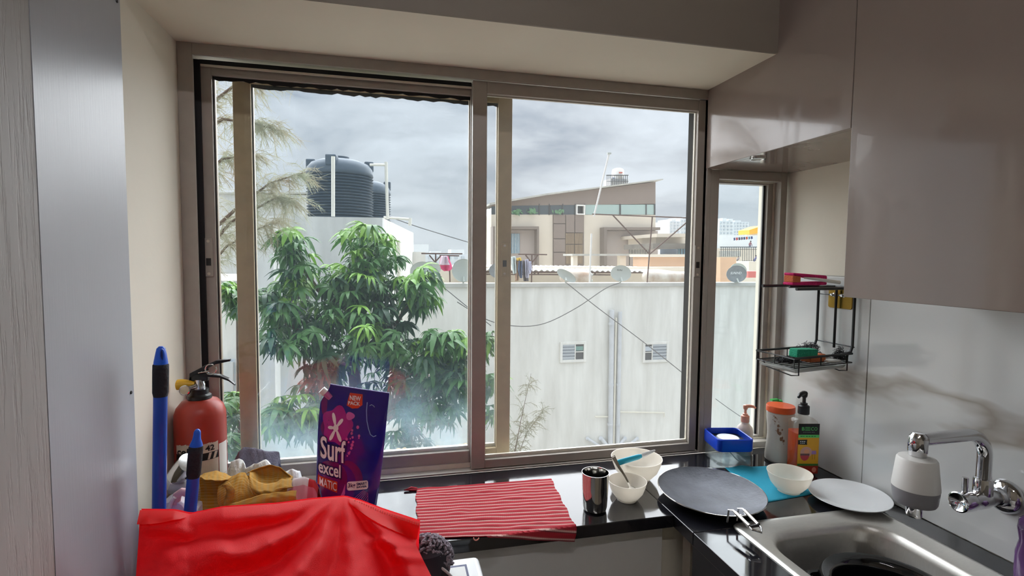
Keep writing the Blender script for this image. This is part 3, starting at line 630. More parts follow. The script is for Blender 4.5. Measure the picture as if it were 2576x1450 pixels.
t = thing('dark_water_tank', 'dark ribbed water tank under the stained concrete ledge', 'water tank', tuple(P(1682, 646, Y=20)))
c = P(1682, 646, Y=20.2); MB().lathe([(.36+.012*(k % 2), k*.03) for k in range(12)], tuple(c), n=24).build('tank_body', K['tank'], t, smooth=True)

# rooftop tank tower far behind
t = thing('tower_tank', 'white round tank on a barred steel stand above the slanting roof', 'water tank', tuple(P(1553, 470, Y=40)))
c = P(1554, 452, Y=40); zt_ = P(1554, 424, Y=40).z; r = 16*40/FPX
MB().lathe([(r, 0), (r, zt_-c.z-.25), (r*.9, zt_-c.z-.08), (r*.5, zt_-c.z), (0, zt_-c.z+.03)], tuple(c), n=28).build('tank_body', K['zinc'], t, smooth=True)
for k in range(12): MB().prect(1527+k*4.6, 441, 1528+k*4.6, 475, 39.4, .05).build('stand_bar', K['bar'], t)
MB().box(P(1530, 470, Y=40).x, P(1577, 470, Y=40).x, 39.5, 41, Z0, c.z).build('shaft', K['far'], t)
MB().prect(1526, 440, 1581, 442, 39.3, .1).prect(1526, 456, 1581, 457, 39.3, .1).build('stand_rail', K['bar'], t)
MB().prect(1540, 447, 1568, 450, 39.7, .02).build('print', mat('blue_print', (90, 130, 180), .6), t)
MB().prect(1557, 433, 1566, 436, 39.45, .02).build('print', mat('red_print', (200, 90, 70), .6), t)

# ---------------------------------------------------------------- far town
def tower(lab, x0, y0, x1, y1, Y, m='far', cols=4, rows=6, steps=()):
    t = thing('apartment_block', lab, 'building', (P((x0+x1)/2, y1, Y=Y).x, Y, Z0), 'far apartment blocks')
    a_ = P(x0, y0, Y=Y); b_ = P(x1, y0, Y=Y); MB().box(a_.x, b_.x, Y, Y*1.08, Z0, a_.z).build('wall', K[m], t)
    for a, b, c_, d in steps: MB().prect(a, b, c_, d, Y, Y*.06).build('roof_block', K[m], t)
    w = (x1-x0)/cols; h = (y1-y0)/rows; shared = None
    for i in range(cols):
        for j in range(rows):
            MB().prect(x0+w*(i+.28), y0+h*(j+.3), x0+w*(i+.72), y0+h*(j+.75), Y-.3, .32).build('window', K['farg'], t)
tower('hazy grey tower left of the screen sash edge', 1685, 556, 1712, 610, 110, 'far', 3, 7, [(1690, 551, 1700, 556)])
tower('hazy pale tower behind the steel frame brace', 1712, 551, 1745, 640, 120, 'far', 4, 9, [(1718, 546, 1732, 551)])
tower('white stepped apartment block seen through the narrow window', 1810, 556, 1846, 600, 130, 'far', 4, 5, [(1818, 549, 1828, 556), (1833, 551, 1844, 556)])
tower('taller white apartment block beside the stepped one', 1846, 558, 1884, 602, 140, 'far', 5, 6, [(1848, 555, 1864, 558)])
tower('low white houses beyond the pink laundry', 1040, 640, 1190, 690, 60, 'far', 9, 3, [(1085, 632, 1110, 640), (1135, 628, 1168, 640), (1040, 615, 1078, 640)])
t = thing('amber_shelter', 'amber roofed shelter on a far terrace', 'shelter', tuple(P(1900, 600, Y=80)))
MB().pprism([(1885, 579), (1897, 575), (1918, 568), (1918, 586), (1885, 590)], 80, 3).build('canopy', K['yellow'], t)
MB().box(P(1885, 590, Y=82).x, P(1920, 590, Y=82).x, 80.5, 83, Z0, P(1897, 587, Y=82).z).build('wall', K['ocream'], t)
MB().prect(1896, 602, 1911, 616, 79.5, .3).build('sign_panel', mat('ochre_panel', (214, 176, 110), .7), t)
t = thing('terrace_house', 'cream terrace house with iron railing in the corner window', 'house', tuple(P(1865, 690, Y=56)))
MB().prect(1800, 592, 1925, 625, 60, 4).build('back_wall', K['far'], t)
MB().prect(1800, 625, 1925, 740, 57, 3).build('wall', K['ocream'], t)
MB().prect(1812, 632, 1862, 646, 56.8, .2).build('panel', K['coping'], t)
MB().prect(1882, 683, 1925, 699, 40, 8).build('red_roof', K['redroof'], t)
MB().prect(1812, 648, 1852, 720, 34, 8).build('peach_wall', K['peach'], t)
MB().prect(1884, 658, 1925, 684, 52, 3).build('lower_wall', K['ocream'], t)
MB().prect(1812, 621, 1918, 623, 54, .1).prect(1812, 627, 1918, 628, 54, .1).build('top_rail', K['bar'], t)
for k in range(19): MB().prect(1814+k*5.4, 622, 1814.9+k*5.4, 646 if k < 10 else 660, 54, .05).build('railing_bar', K['bar'], t)
for k in range(5): MB().prect(1868, 656+k*3.6, 1896, 656.8+k*3.6, 53.8, .05).build('railing_bar', K['bar'], t)
cl = [(84, 92, 130), (190, 70, 70), (60, 66, 90), (90, 80, 110), (60, 80, 120), (200, 90, 60), (110, 150, 170), (70, 76, 130)]
words_ = ['indigo', 'red', 'navy', 'mauve', 'blue', 'orange', 'teal', 'violet']
for k, c_ in enumerate(cl):
    x = 1845+k*6.2; garment('tiny %s cloth on the far terrace washing line' % words_[k], [(x, 599-k*.5), (x+.5, 603-k*.5), (x+1, 606-k*.5), (x+5.5, 604-k*.5), (x+5, 602-k*.5), (x+4.5, 598-k*.5)], 58, c_, 'washing on the far terrace')

def person(lab, cx, cy, hpx, Y, facing, top, low, pose):
    """small seated or crouching figure: one skinned body, then hair and shirt tints by height"""
    s = hpx*Y/FPX/.92; o0 = P(cx, cy, Y=Y); f = facing
    J = {'crouch': [((0, 0, .28), .15), ((.10*f, 0, .52), .16), ((.22*f, 0, .72), .15), ((.27*f, 0, .80), .06), ((.31*f, 0, .90), .10),
                    ((.24*f, .12, .30), .09), ((.10*f, .12, .06), .07), ((.20*f, .12, .02), .05), ((.24*f, -.12, .30), .09), ((.10*f, -.12, .06), .07), ((.20*f, -.12, .02), .05),
                    ((.34*f, .15, .48), .055), ((.44*f, .13, .26), .045), ((.50*f, .12, .16), .04), ((.34*f, -.15, .48), .055), ((.44*f, -.13, .26), .045), ((.50*f, -.12, .16), .04)],
         'sit': [((0, 0, .12), .16), ((-.02*f, 0, .36), .16), ((.02*f, 0, .58), .15), ((.05*f, 0, .68), .06), ((.08*f, 0, .80), .10),
                 ((.34*f, .10, .14), .09), ((.36*f, .10, -.18), .06), ((.44*f, .10, -.26), .05), ((.34*f, -.10, .14), .09), ((.36*f, -.10, -.18), .06), ((.44*f, -.10, -.26), .05),
                 ((.10*f, .17, .36), .055), ((.26*f, .14, .24), .045), ((.33*f, .12, .22), .04), ((.10*f, -.17, .36), .055), ((.26*f, -.14, .24), .045), ((.33*f, -.12, .22), .04)]}[pose]
    E_ = [(0, 1), (1, 2), (2, 3), (3, 4), (0, 5), (5, 6), (6, 7), (0, 8), (8, 9), (9, 10), (2, 11), (11, 12), (12, 13), (2, 14), (14, 15), (15, 16)]
    me = bpy.data.meshes.new('person'); me.from_pydata([tuple(o0+Vector(p)*s) for p, r_ in J], E_, []); me.update()
    o = bpy.data.objects.new('person', me); C.objects.link(o); md = o.modifiers.new('skin', 'SKIN'); o.modifiers.new('sub', 'SUBSURF').render_levels = 1
    for i, (p, r_) in enumerate(J): me.skin_vertices[0].data[i].radius = (r_*s, r_*s); me.skin_vertices[0].data[i].use_root = i == 0
    m = mat('person_cloth', top, .9); tt_ = m.node_tree; co = nd(tt_, 'ShaderNodeTexCoord'); sp = nd(tt_, 'ShaderNodeSeparateXYZ'); tt_.links.new(co.outputs['Object'], sp.inputs[0])
    r_ = nd(tt_, 'ShaderNodeValToRGB'); r_.color_ramp.interpolation = 'CONSTANT'; mm = nd(tt_, 'ShaderNodeMapRange'); tt_.links.new(sp.outputs[2], mm.inputs[0]); mm.inputs[1].default_value = o0.z-.3*s; mm.inputs[2].default_value = o0.z+.95*s
    tt_.links.new(mm.outputs[0], r_.inputs[0]); e = r_.color_ramp.elements; hd = (.66+.3)/1.25 if pose == 'sit' else (.79+.3)/1.25
    e[0].position = 0; e[0].color = lin(low); e[1].position = (.3+.3)/1.25; e[1].color = lin(top); k = e.new(hd); k.color = lin((132, 96, 78))
    tt_.links.new(r_.outputs[0], tt_.nodes['Principled BSDF'].inputs['Base Color']); me.materials.append(m)
    tag(o, lab, 'person'); h = o0+Vector(J[4][0])*s
    MB().lathe([(0, .115*s), (.07*s, .10*s), (.11*s, .04*s), (.112*s, -.02*s), (.09*s, -.04*s)], (h.x-.02*f*s, h.y, h.z), n=14).build('hair', mat('black_hair', (40, 34, 36), .8), o, smooth=True)
person('person in a maroon top crouching on the far terrace wall', 1884, 622, 17, 56, 1, (136, 92, 98), (110, 100, 120), 'crouch')
person('person in violet grey sitting on the lower terrace step', 1902, 655, 15, 52, -1, (112, 106, 140), (90, 92, 130), 'sit')
person('person in grey sitting by the peach wall behind the railing', 1858, 656, 13, 55, -1, (150, 140, 146), (120, 110, 112), 'sit')

# ---------------------------------------------------------------- tank building on the left
YT = 8.5
cA = P(962, 548, Y=YT); dv = P(1162, 643, Y=10)-Vector((0, 0, EYE)); rt = Vector((dv.x, dv.y, 0)).normalized(); fr_ = Vector((-rt.y, rt.x, 0))   # right-hand face runs along rt, front face along -fr_
frd = Vector((rt.y, -rt.x, 0))*-1
t = thing('tank_building', 'weathered white building carrying two black water tanks', 'building', (cA.x, cA.y, Z0))
zt = cA.z
def plan(pts, z0, z1, m, name, **kw): return MB().prism([(p.x, p.y, z0) for p in pts], (0, 0, z1-z0)).build(name, m, t, **kw)
A0 = Vector((cA.x, cA.y, 0)); LF = A0+frd*2.05
th = .18
plan([A0, LF, LF+rt*th, A0+rt*th], Z0, zt, K['owall2'], 'front_wall')
plan([A0+rt*th-frd*0, A0+rt*5.3, A0+rt*5.3+frd*th, A0+rt*th+frd*th], Z0, zt, K['owall'], 'side_wall')
plan([LF+rt*th, LF+rt*5.3, LF+rt*5.3-frd*th, LF+rt*th-frd*th], Z0, zt, K['owall2'], 'far_wall')
plan([A0+rt*th+frd*th, A0+rt*5.3+frd*th, LF+rt*5.3-frd*th, LF+rt*th-frd*th], zt-.4, zt-.25, K['coping'], 'roof_slab')
MB().tube([P(694, 560, Y=YT-.08), P(700, 1010, Y=YT-.08)], .04, 10).build('drain_pipe', K['zinc'], t, smooth=True)
MB().prect(716, 738, 775, 795, YT-.09, .1).build('window', K['bar'], t)
for k in range(4): MB().prect(718+k*15, 738, 720+k*15, 795, YT-.12, .03).build('window_bar', K['conc'], t)
q = A0+rt*1.9-frd*.02; MB().tube([(q.x, q.y, zt-.3), (q.x, q.y, Z0+2)], .04, 8).build('drain_pipe', K['wpipe'], t)
q = A0+rt*5.25-frd*.12; MB().box(q.x-.18, q.x+.18, q.y-.2, q.y+.2, zt-.95, zt-.5).build('box_projection', K['owall'], t)
mw = mat('white_riser_pipe', (226, 222, 210), .5)
MB().tube([P(838, 394, Y=8.75), P(838, 545, Y=8.75)], .03, 10).build('riser_pipe', mw, t, smooth=True)
MB().tube([P(930, 415, Y=9.3), P(970, 415, Y=9.3)], .022, 8).tube([P(971, 408, Y=9.3), P(975, 552, Y=9.3)], .028, 10).build('riser_pipe', mw, t, smooth=True)
MB().tube([P(965, 547, Y=9.3), P(1031, 552, Y=9.3)], .022, 8).tube([P(1032, 549, Y=9.3), P(1031, 568, Y=9.3)], .028, 8).build('overflow_pipe', mw, t, smooth=True)
def wtank(lab, cx, rpx, ytop, Y, lugs):
    c = P(cx, 540, Y=Y); zt_ = P(cx, ytop, Y=Y).z; r = rpx*Y/FPX*1.0; zb = zt-.26
    t2 = thing('water_tank', lab, 'water tank', (c.x, Y, zb), 'black water tanks on the roof')
    pr = []; n = int((zt_-zb-.32)/.05)
    for k in range(n*4+1):
        a = k/4; pr.append((r-.022+.022*math.cos(a*2*math.pi), zb+a*.05))
    ztop = zb+n*.05
    pr += [(r*.99, ztop+.05), (r*.97, ztop+.12), (r*.86, ztop+.20), (r*.6, ztop+.26), (r*.28, ztop+.29), (r*.28, ztop+.33), (0, ztop+.34)]
    MB().lathe([(p[0], p[1]-zb) for p in pr], (c.x, Y, zb), n=56).build('tank_body', K['tank'], t2, smooth=True, angle=70)
    for a in lugs:
        M = Matrix.Translation((c.x, Y, ztop+.1)) @ Matrix.Rotation(a, 4, 'Z'); MB().box(r*.72, r*1.0, -.09, .09, 0, .18, M).build('lifting_lug', K['tank'], t2, bevel=.02)
wtank('large ribbed black water tank nearest on the roof corner', 857, 76, 392, 9.6, (.15, 1.7, 3.0, -1.75))
wtank('second black water tank behind and right of the large one', 919, 60, 447, 11.4, (.0, 2.1, 4.2))
t = thing('rear_block', 'white concrete-block building behind the feathery branches', 'building', tuple(P(650, 700, Y=15)))
MB().box(P(480, 487, Y=15).x, P(800, 487, Y=15).x, 15, 18, Z0, P(640, 487, Y=15).z).build('wall', K['owall2'], t)
for x in (745, 690, 640): MB().prect(x, 489, x+1, 545, 14.98, .04).build('joint', K['coping'], t)
MB().prect(480, 484, 800, 488, 14.95, 3.2).build('coping', K['coping'], t)
t = thing('low_annex', 'low white annex left of the tank building', 'building', tuple(P(600, 900, Y=9)))
MB().box(-3.6, LF.x-.03, 9, 12, Z0, P(600, 715, Y=9).z).build('wall', K['owall'], t)
MB().box(-3.65, LF.x-.02, 8.9, 12.1, P(600, 715, Y=9).z, P(600, 706, Y=9).z).build('coping', K['coping'], t)
MB().prect(552, 905, 590, 990, 8.95, .1).build('window', K['farg'], t)
MB().prect(556, 912, 586, 985, 8.9, .1).build('window', K['owall2'], t)
# ================================================================ TREES
def leafmat(name, c1, c2):
    m = mat(name, c1, .42, spec=.45, var=.3, vscale=5, col2=c2, translucent=.22); return m
LM = [leafmat('mid_green_leaf', (80, 122, 62), (58, 98, 52)), leafmat('fresh_green_leaf', (132, 172, 66), (100, 146, 58)), leafmat('deep_green_leaf', (54, 86, 56), (40, 70, 50)), leafmat('dry_brown_leaf', (150, 92, 66), (120, 76, 58))]  # brown leaves carry a red-brown reflection in the glass as leaf colour
def whorl(seed, n, m, L=.15):
    """one palmate leaf: long drooping leaflets round the end of a stalk"""
    rnd = random.Random(seed); mb = MB()
    for k in range(n):
        a = 2*math.pi*k/n+rnd.uniform(-.18, .18); ln_ = L*rnd.uniform(.8, 1.15); w = ln_*rnd.uniform(.095, .125); dr = rnd.uniform(.55, 1.15)
        d = Vector((math.cos(a), math.sin(a), 0)); s_ = Vector((-math.sin(a), math.cos(a), 0)); pts = []
        for j in range(6):
            u = j/5; ang = .35-dr*1.5*u; 
            p = d*(ln_*(u*.92-.16*dr*u*u)) + Vector((0, 0, ln_*(.28*u-dr*.95*u*u))); ww = w*math.sin(math.pi*min(1, u*.9+.08))**.8*(1 if u < 1 else 0)
            pts.append((p, ww))
        b = len(mb.v)
        for p, ww in pts: mb.v += [tuple(p-s_*ww+Vector((0, 0, ww*.35))), tuple(p), tuple(p+s_*ww+Vector((0, 0, ww*.35)))]
        for j in range(5):
            q = b+3*j; mb.f += [(q, q+1, q+4, q+3), (q+1, q+2, q+5, q+4)]
    mb.tube([(0, 0, 0), (0, .0, -.05), (.01, 0, -.13)], [.004, .003, .003], 4)
    me = bpy.data.meshes.new('leaf'); me.from_pydata(mb.v, [], mb.f); me.update(); me.materials.append(LM[m])
    for p in me.polygons: p.use_smooth = True
    return me
WH = {m: [whorl(10*m+i, 8+i % 3, m) for i in range(4)] for m in range(4)}
BARK = mat('grey_brown_bark', (104, 84, 70), .9, var=.4, vscale=14, bump=.4, bscale=40)

def leafy_tree(name, lab, blobs, trunk, branches, seed, most=300, base=None, size=1.0):
    rnd = random.Random(seed); t = thing(name, lab, 'tree', base)
    mb = MB(); mb.tube([p for p, r in trunk], [r for p, r in trunk], 10).build('trunk', BARK, t, smooth=True)
    for br in branches: MB().tube([p for p, r in br], [r for p, r in br], 7).build('branch', BARK, t, smooth=True)
    items = []
    for (cx, cy, rx, ry, Y, n, mix) in blobs:
        for k in range(int(n*1.25)):
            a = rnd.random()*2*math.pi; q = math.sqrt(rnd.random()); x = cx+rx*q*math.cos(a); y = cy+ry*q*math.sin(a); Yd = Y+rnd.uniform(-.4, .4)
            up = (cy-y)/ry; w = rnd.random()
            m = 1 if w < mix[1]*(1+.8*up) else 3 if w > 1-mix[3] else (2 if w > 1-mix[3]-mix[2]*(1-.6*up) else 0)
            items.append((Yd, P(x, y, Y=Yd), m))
    items.sort(key=lambda i: i[0]); rest = MB(); stuff = {0: MB(), 1: MB(), 2: MB(), 3: MB()}
    for i, (Yd, p, m) in enumerate(items):
        e_ = (rnd.uniform(-.5, .35)+.25, rnd.uniform(-.4, .4), rnd.random()*6.28); sc_ = size*rnd.uniform(.85, 1.3); me = rnd.choice(WH[m])
        M = Matrix.LocRotScale(p, __import__('mathutils').Euler(e_), (sc_,)*3)
        if i < most:
            o = bpy.data.objects.new('leaf', me); C.objects.link(o); o.parent = t; o.matrix_parent_inverse = Matrix.Translation(-ROOTS[t.name]); o.matrix_basis = M
        else:
            stuff[m].add([M @ v.co for v in me.vertices], [tuple(f.vertices) for f in me.polygons])
    for m, b in stuff.items():
        if b.v: b.build('foliage', LM[m], t, smooth=True, fix=False)['kind'] = 'stuff'
    return t
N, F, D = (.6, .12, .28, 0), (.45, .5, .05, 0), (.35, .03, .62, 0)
B = [(920, 612, 62, 46, 5.0, 26, F), (940, 660, 66, 50, 4.9, 30, N), (728, 600, 36, 26, 4.8, 12, F), (738, 650, 40, 46, 4.8, 17, N), (752, 705, 50, 36, 4.8, 15, F),
     (850, 690, 46, 40, 4.9, 16, N), (900, 725, 86, 44, 4.8, 30, N), (1000, 735, 70, 40, 4.9, 22, N), (1058, 700, 40, 26, 4.6, 13, F), (1060, 748, 36, 36, 4.7, 12, N),
     (655, 745, 30, 30, 4.7, 9, N), (690, 790, 46, 40, 4.7, 16, N), (790, 790, 80, 42, 4.9, 24, D), (890, 785, 80, 40, 4.7, 26, N), (975, 800, 60, 40, 4.9, 18, D),
     (715, 850, 60, 32, 4.6, 16, N), (800, 860, 70, 36, 4.7, 20, D), (930, 852, 50, 30, 4.4, 16, F), (1000, 868, 60, 34, 4.7, 17, N), (1080, 870, 50, 36, 4.5, 16, N),
     (1130, 858, 56, 26, 4.4, 15, F), (1185, 880, 46, 40, 4.4, 17, N), (1090, 930, 76, 40, 4.6, 22, N), (1150, 960, 70, 56, 4.4, 30, N), (1050, 1000, 70, 46, 4.7, 22, D), (1090, 1040, 76, 30, 4.6, 20, N),
     (735, 1030, 56, 36, 4.4, 18, N), (765, 1062, 46, 34, 4.5, 12, D), (690, 1050, 34, 36, 4.5, 10, F), (800, 950, 60, 36, 5.0, 12, (.2, 0, .2, .6)), (1020, 955, 50, 26, 5.0, 10, (.3, 0, .4, .3)),
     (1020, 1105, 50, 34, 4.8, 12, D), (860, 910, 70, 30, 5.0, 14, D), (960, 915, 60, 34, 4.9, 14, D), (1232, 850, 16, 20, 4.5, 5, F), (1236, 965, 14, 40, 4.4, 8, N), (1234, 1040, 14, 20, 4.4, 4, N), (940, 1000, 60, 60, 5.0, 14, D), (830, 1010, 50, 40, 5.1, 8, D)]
def at(x, y, Y): return P(x, y, Y=Y)
tk = at(915, 1300, 5.1)
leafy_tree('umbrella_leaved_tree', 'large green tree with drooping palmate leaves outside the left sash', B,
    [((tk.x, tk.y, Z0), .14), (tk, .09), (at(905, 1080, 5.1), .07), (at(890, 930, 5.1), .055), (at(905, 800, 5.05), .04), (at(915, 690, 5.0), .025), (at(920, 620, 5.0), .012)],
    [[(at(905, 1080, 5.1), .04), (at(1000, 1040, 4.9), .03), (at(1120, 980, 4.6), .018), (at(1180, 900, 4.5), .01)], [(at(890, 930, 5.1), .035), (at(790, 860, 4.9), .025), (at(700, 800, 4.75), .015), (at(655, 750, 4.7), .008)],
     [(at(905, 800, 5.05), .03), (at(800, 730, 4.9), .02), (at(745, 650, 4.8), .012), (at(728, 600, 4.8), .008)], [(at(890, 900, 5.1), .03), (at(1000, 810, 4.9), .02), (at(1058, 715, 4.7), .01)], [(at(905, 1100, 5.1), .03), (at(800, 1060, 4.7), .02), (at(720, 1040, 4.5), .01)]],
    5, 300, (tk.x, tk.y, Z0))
tk = at(608, 1300, 5.6)
leafy_tree('slender_sapling', 'slender young tree with a brown stem beside the left stile', [(578, 728, 26, 26, 5.5, 14, F), (590, 765, 26, 24, 5.5, 10, N), (628, 740, 12, 24, 5.6, 5, N), (575, 1040, 24, 40, 5.3, 12, N), (590, 1110, 26, 46, 5.3, 12, D), (600, 1000, 20, 20, 5.4, 5, F)],
    [((tk.x, tk.y, Z0), .05), (tk, .036), (at(604, 1000, 5.6), .032), (at(601, 800, 5.6), .026), (at(598, 735, 5.55), .014)], [], 9, 300, (tk.x, tk.y, Z0), .95)

# feathery casuarina: jointed thin branchlets that hang from arching boughs
def feathery(name, lab, boughs, m, seed, base, n_twig, n_needle, L, w):
    rnd = random.Random(seed); t = thing(name, lab, 'tree', base); g = MB()
    for pts, r in boughs:
        pts = [P(*p[:2], Y=p[2]) for p in pts]; MB().tube(pts, [r*(1-.8*i/(len(pts)-1)) for i in range(len(pts))], 6).build('bough', BARK, t, smooth=True)
        seg = [(a, b) for a, b in zip(pts[:-1], pts[1:])]
        for k in range(n_twig):
            u = rnd.random()**.8*len(seg); i = min(int(u), len(seg)-1); p = seg[i][0].lerp(seg[i][1], u-i); ax = (seg[i][1]-seg[i][0]).normalized()
            d = (ax*rnd.uniform(.1, .9)+Vector((rnd.gauss(0, .6), rnd.gauss(0, .4), rnd.uniform(-1.1, .25)))).normalized(); q = p+d*L*rnd.uniform(.3, 1)
            mid = p.lerp(q, .5)+Vector((0, 0, .12*L)); sp = [p, mid, q]
            for a, b in zip(sp[:-1], sp[1:]):
                sd = (b-a).cross(Vector((0, 1, 0))).normalized()*w*.9; g.add([a-sd, a+sd, b+sd*.7, b-sd*.7], [(0, 1, 2, 3)])
            for j in range(n_needle):
                v = rnd.random(); o = p.lerp(mid, v*2) if v < .5 else mid.lerp(q, v*2-1)
                e_ = (d*.7+Vector((rnd.gauss(0, .5), rnd.gauss(0, .4), rnd.gauss(-.45, .45)))).normalized()*L*rnd.uniform(.15, .42); sd = e_.cross(Vector((rnd.gauss(0, .2), 1, 0))).normalized()*w*.5
                g.add([o-sd, o+sd, o+e_+sd*.4, o+e_-sd*.4], [(0, 1, 2, 3)])
    g.build('needles', m, t, fix=False)['kind'] = 'stuff'
CAS = mat('grey_green_needles', (166, 172, 150), .8, var=.35, vscale=6, col2=(150, 136, 112), translucent=.5)
CAS2 = mat('olive_needles', (118, 122, 96), .8, var=.3, vscale=8, col2=(140, 134, 112), translucent=.3)
feathery('casuarina_tree', 'tall feathery grey-green casuarina at the upper left of the window', [([(430, 420, 4.2), (520, 270, 4.2), (590, 215, 4.2), (660, 205, 4.2)], .02), ([(440, 380, 4.1), (560, 300, 4.1), (640, 310, 4.1), (705, 330, 4.1)], .015), ([(440, 500, 4.2), (560, 400, 4.2), (640, 390, 4.2)], .016),
    ([(470, 640, 4.3), (600, 520, 4.3), (680, 460, 4.3), (772, 432, 4.3)], .016), ([(460, 700, 4.3), (580, 560, 4.3), (690, 500, 4.3), (735, 500, 4.3)], .014), ([(470, 740, 4.4), (570, 620, 4.4), (640, 580, 4.4), (690, 560, 4.4)], .012)], CAS, 3, tuple(P(440, 700, Y=4.4)), 84, 17, .25, .0024)
feathery('casuarina_shoot', 'thin feathery olive shoot rising before the white wall', [([(1284, 1200, 3.4), (1310, 1060, 3.4), (1336, 940, 3.4)], .004), ([(1290, 1180, 3.4), (1325, 1090, 3.4), (1368, 1030, 3.4)], .003), ([(1284, 1190, 3.4), (1300, 1110, 3.4), (1330, 1060, 3.4)], .003)], CAS2, 8, tuple(P(1284, 1205, Y=3.4)), 42, 9, .11, .0016)
# ================================================================ SINK SIDE
def rloop(x0, x1, y0, y1, r, z, n=7): return [Vector((x, y, z)) for x, y in rrect(x0, y0, x1, y1, r, n)]
def loft(mb, loops, cap0=False, cap1=True):
    n = len(loops[0]); b = len(mb.v)
    for lp in loops: mb.v += [tuple(p) for p in lp]
    for i in range(len(loops)-1): mb.f += [(b+i*n+k, b+i*n+(k+1) % n, b+(i+1)*n+(k+1) % n, b+(i+1)*n+k) for k in range(n)]
    if cap0: mb.f.append(tuple(b+k for k in range(n))[::-1])
    if cap1: mb.f.append(tuple(b+(len(loops)-1)*n+k for k in range(n)))
    return mb
BX0, BX1, BY0, BY1 = .843, 1.166, .44, 1.010
t = thing('kitchen_sink', 'brushed steel inset sink in the black worktop', 'sink', (1.0, .7, ZC))
loft(MB(), [rloop(.803, 1.229, .385, 1.066, .02, ZC+.0005), rloop(.805, 1.227, .387, 1.064, .02, ZC+.004), rloop(.812, 1.218, .395, 1.054, .025, ZC+.0045), rloop(.818, 1.212, .40, 1.048, .03, ZC+.002),
            rloop(BX0-.008, BX1+.008, BY0-.008, BY1+.008, .085, ZC+.002), rloop(BX0, BX1, BY0, BY1, .08, ZC-.004), rloop(BX0+.004, BX1-.004, BY0+.004, BY1-.004, .078, ZC-.02), rloop(BX0+.014, BX1-.014, BY0+.014, BY1-.014, .07, ZC-.15),
            rloop(BX0+.03, BX1-.03, BY0+.03, BY1-.03, .06, ZC-.172), rloop(BX0+.1, BX1-.1, BY0+.15, BY1-.15, .03, ZC-.176)]).build('basin', K['steel'], t, smooth=True, fix=False, angle=60)
MB().lathe([(.04, ZC-.1755), (.04, ZC-.174), (.03, ZC-.1745), (.028, ZC-.176), (0, ZC-.176)], (1.0, .72, 0), n=28).build('drain', K['chrome'], t, smooth=True)

t = thing('black_pot', 'glossy black round pot soaking in the sink', 'pot', (1.015, .80, ZC-.17)); BK = mat('black_glazed_enamel', (14, 16, 18), .08, spec=.6, coat=.5)
pc = (1.025, .835, 0)
MB().lathe([(0, ZC-.172), (.08, ZC-.172), (.105, ZC-.16), (.118, ZC-.12), (.120, ZC-.07), (.128, ZC-.058), (.131, ZC-.046), (.126, ZC-.038), (.112, ZC-.040), (.104, ZC-.046), (.101, ZC-.06), (.100, ZC-.12), (.09, ZC-.155), (0, ZC-.16)], pc, n=56).build('pot_body', BK, t, smooth=True, angle=60)
for sg in (1, -1):
    a0 = 2.5 if sg > 0 else 2.5+math.pi; cx = [(pc[0]+(.126+.028*math.sin(math.pi*k/8))*math.cos(a0+.22*(k-4)/4), pc[1]+(.126+.028*math.sin(math.pi*k/8))*math.sin(a0+.22*(k-4)/4), ZC-.056) for k in range(9)]
    MB().tube(cx, .0075, 8).build('handle', BK, t, smooth=True)
o = MB().lathe([(0, .0), (.09, .0), (.092, .006), (.088, .012), (0, .012)], (.965, .74, ZC-.118+.06), n=30)
# faucet
FY, FZ = .817, 1.0
t = thing('wall_faucet', 'chrome wall faucet with swivel spout over the sink', 'faucet', (XR, FY, FZ))
RX = Matrix.Rotation(-math.pi/2, 4, 'Y')                       # lathe axis towards -X
MB().lathe([(.037, .0), (.036, .006), (.030, .014), (.020, .018), (.018, .03)], M=Matrix.Translation((XR-.0005, FY, FZ)) @ RX, n=40).build('wall_flange', K['chrome'], t, smooth=True)
MB().lathe([(.017, .02), (.017, .055), (.020, .065), (.020, .085), (.017, .095), (.019, .10), (.0195, .103)], M=Matrix.Translation((XR, FY, FZ)) @ RX, n=32).build('valve_body', K['chrome'], t, smooth=True)
h = MB().lathe([(.0215, .104), (.022, .106), (.022, .128), (.0215, .134), (.019, .135), (.012, .131), (0, .129)], M=Matrix.Translation((XR, FY, FZ)) @ RX, n=36).build('knob', K['chrome'], t, smooth=True)
MB().tube([(XR-.118, FY, FZ+.018), (XR-.118, FY, FZ+.052)], .0055, 12).build('lever_pin', K['chrome'], h, smooth=True)
MB().lathe([(.0175, .0), (.0175, .03), (.0165, .034), (.013, .036)], (XR-.068, FY, FZ+.012), n=32).build('spout_collar', K['chrome'], t, smooth=True)
sx = XR-.068; arc = [(sx, FY, FZ+.04), (sx, FY, FZ+.095)] + [(sx-.05+.05*math.cos(a), FY, FZ+.095+.05*math.sin(a)) for a in [math.pi/2*k/8 for k in range(1, 9)]] + [(sx-.165, FY+.004, FZ+.142)]
MB().tube(arc, .0135, 20).build('spout', K['chrome'], t, smooth=True)
nx = sx-.178
MB().lathe([(0, .158-.0), (.010, .157), (.016, .150), (.0175, .142), (.0175, .118), (.016, .116), (.016, .110), (.0, .110)], (nx, FY+.004, FZ), n=32).build('spout_end', K['chrome'], t, smooth=True)
t = thing('tap_filter', 'white and grey water filter cartridge screwed on the tap', 'water filter', (nx, FY+.004, FZ))
q = (nx, FY+.004, FZ-.004)
MB().lathe([(.0, .1145), (.013, .114), (.033, .109), (.0355, .105), (.0415, .05), (.0415, .046), (0, .046)], q, n=44).build('upper_shell', K['wplastic'], t, smooth=True)
MB().lathe([(0, .0455), (.0408, .0455), (.041, .042), (.0385, .018), (.036, .013), (.0, .012)], q, n=44).build('lower_shell', K['gplastic'], t, smooth=True)
MB().lathe([(0, .012), (.020, .012), (.019, .006), (.0145, .005), (.0145, -.012), (.013, -.016), (0, -.016)], q, n=30).build('outlet', K['chrome'], t, smooth=True)
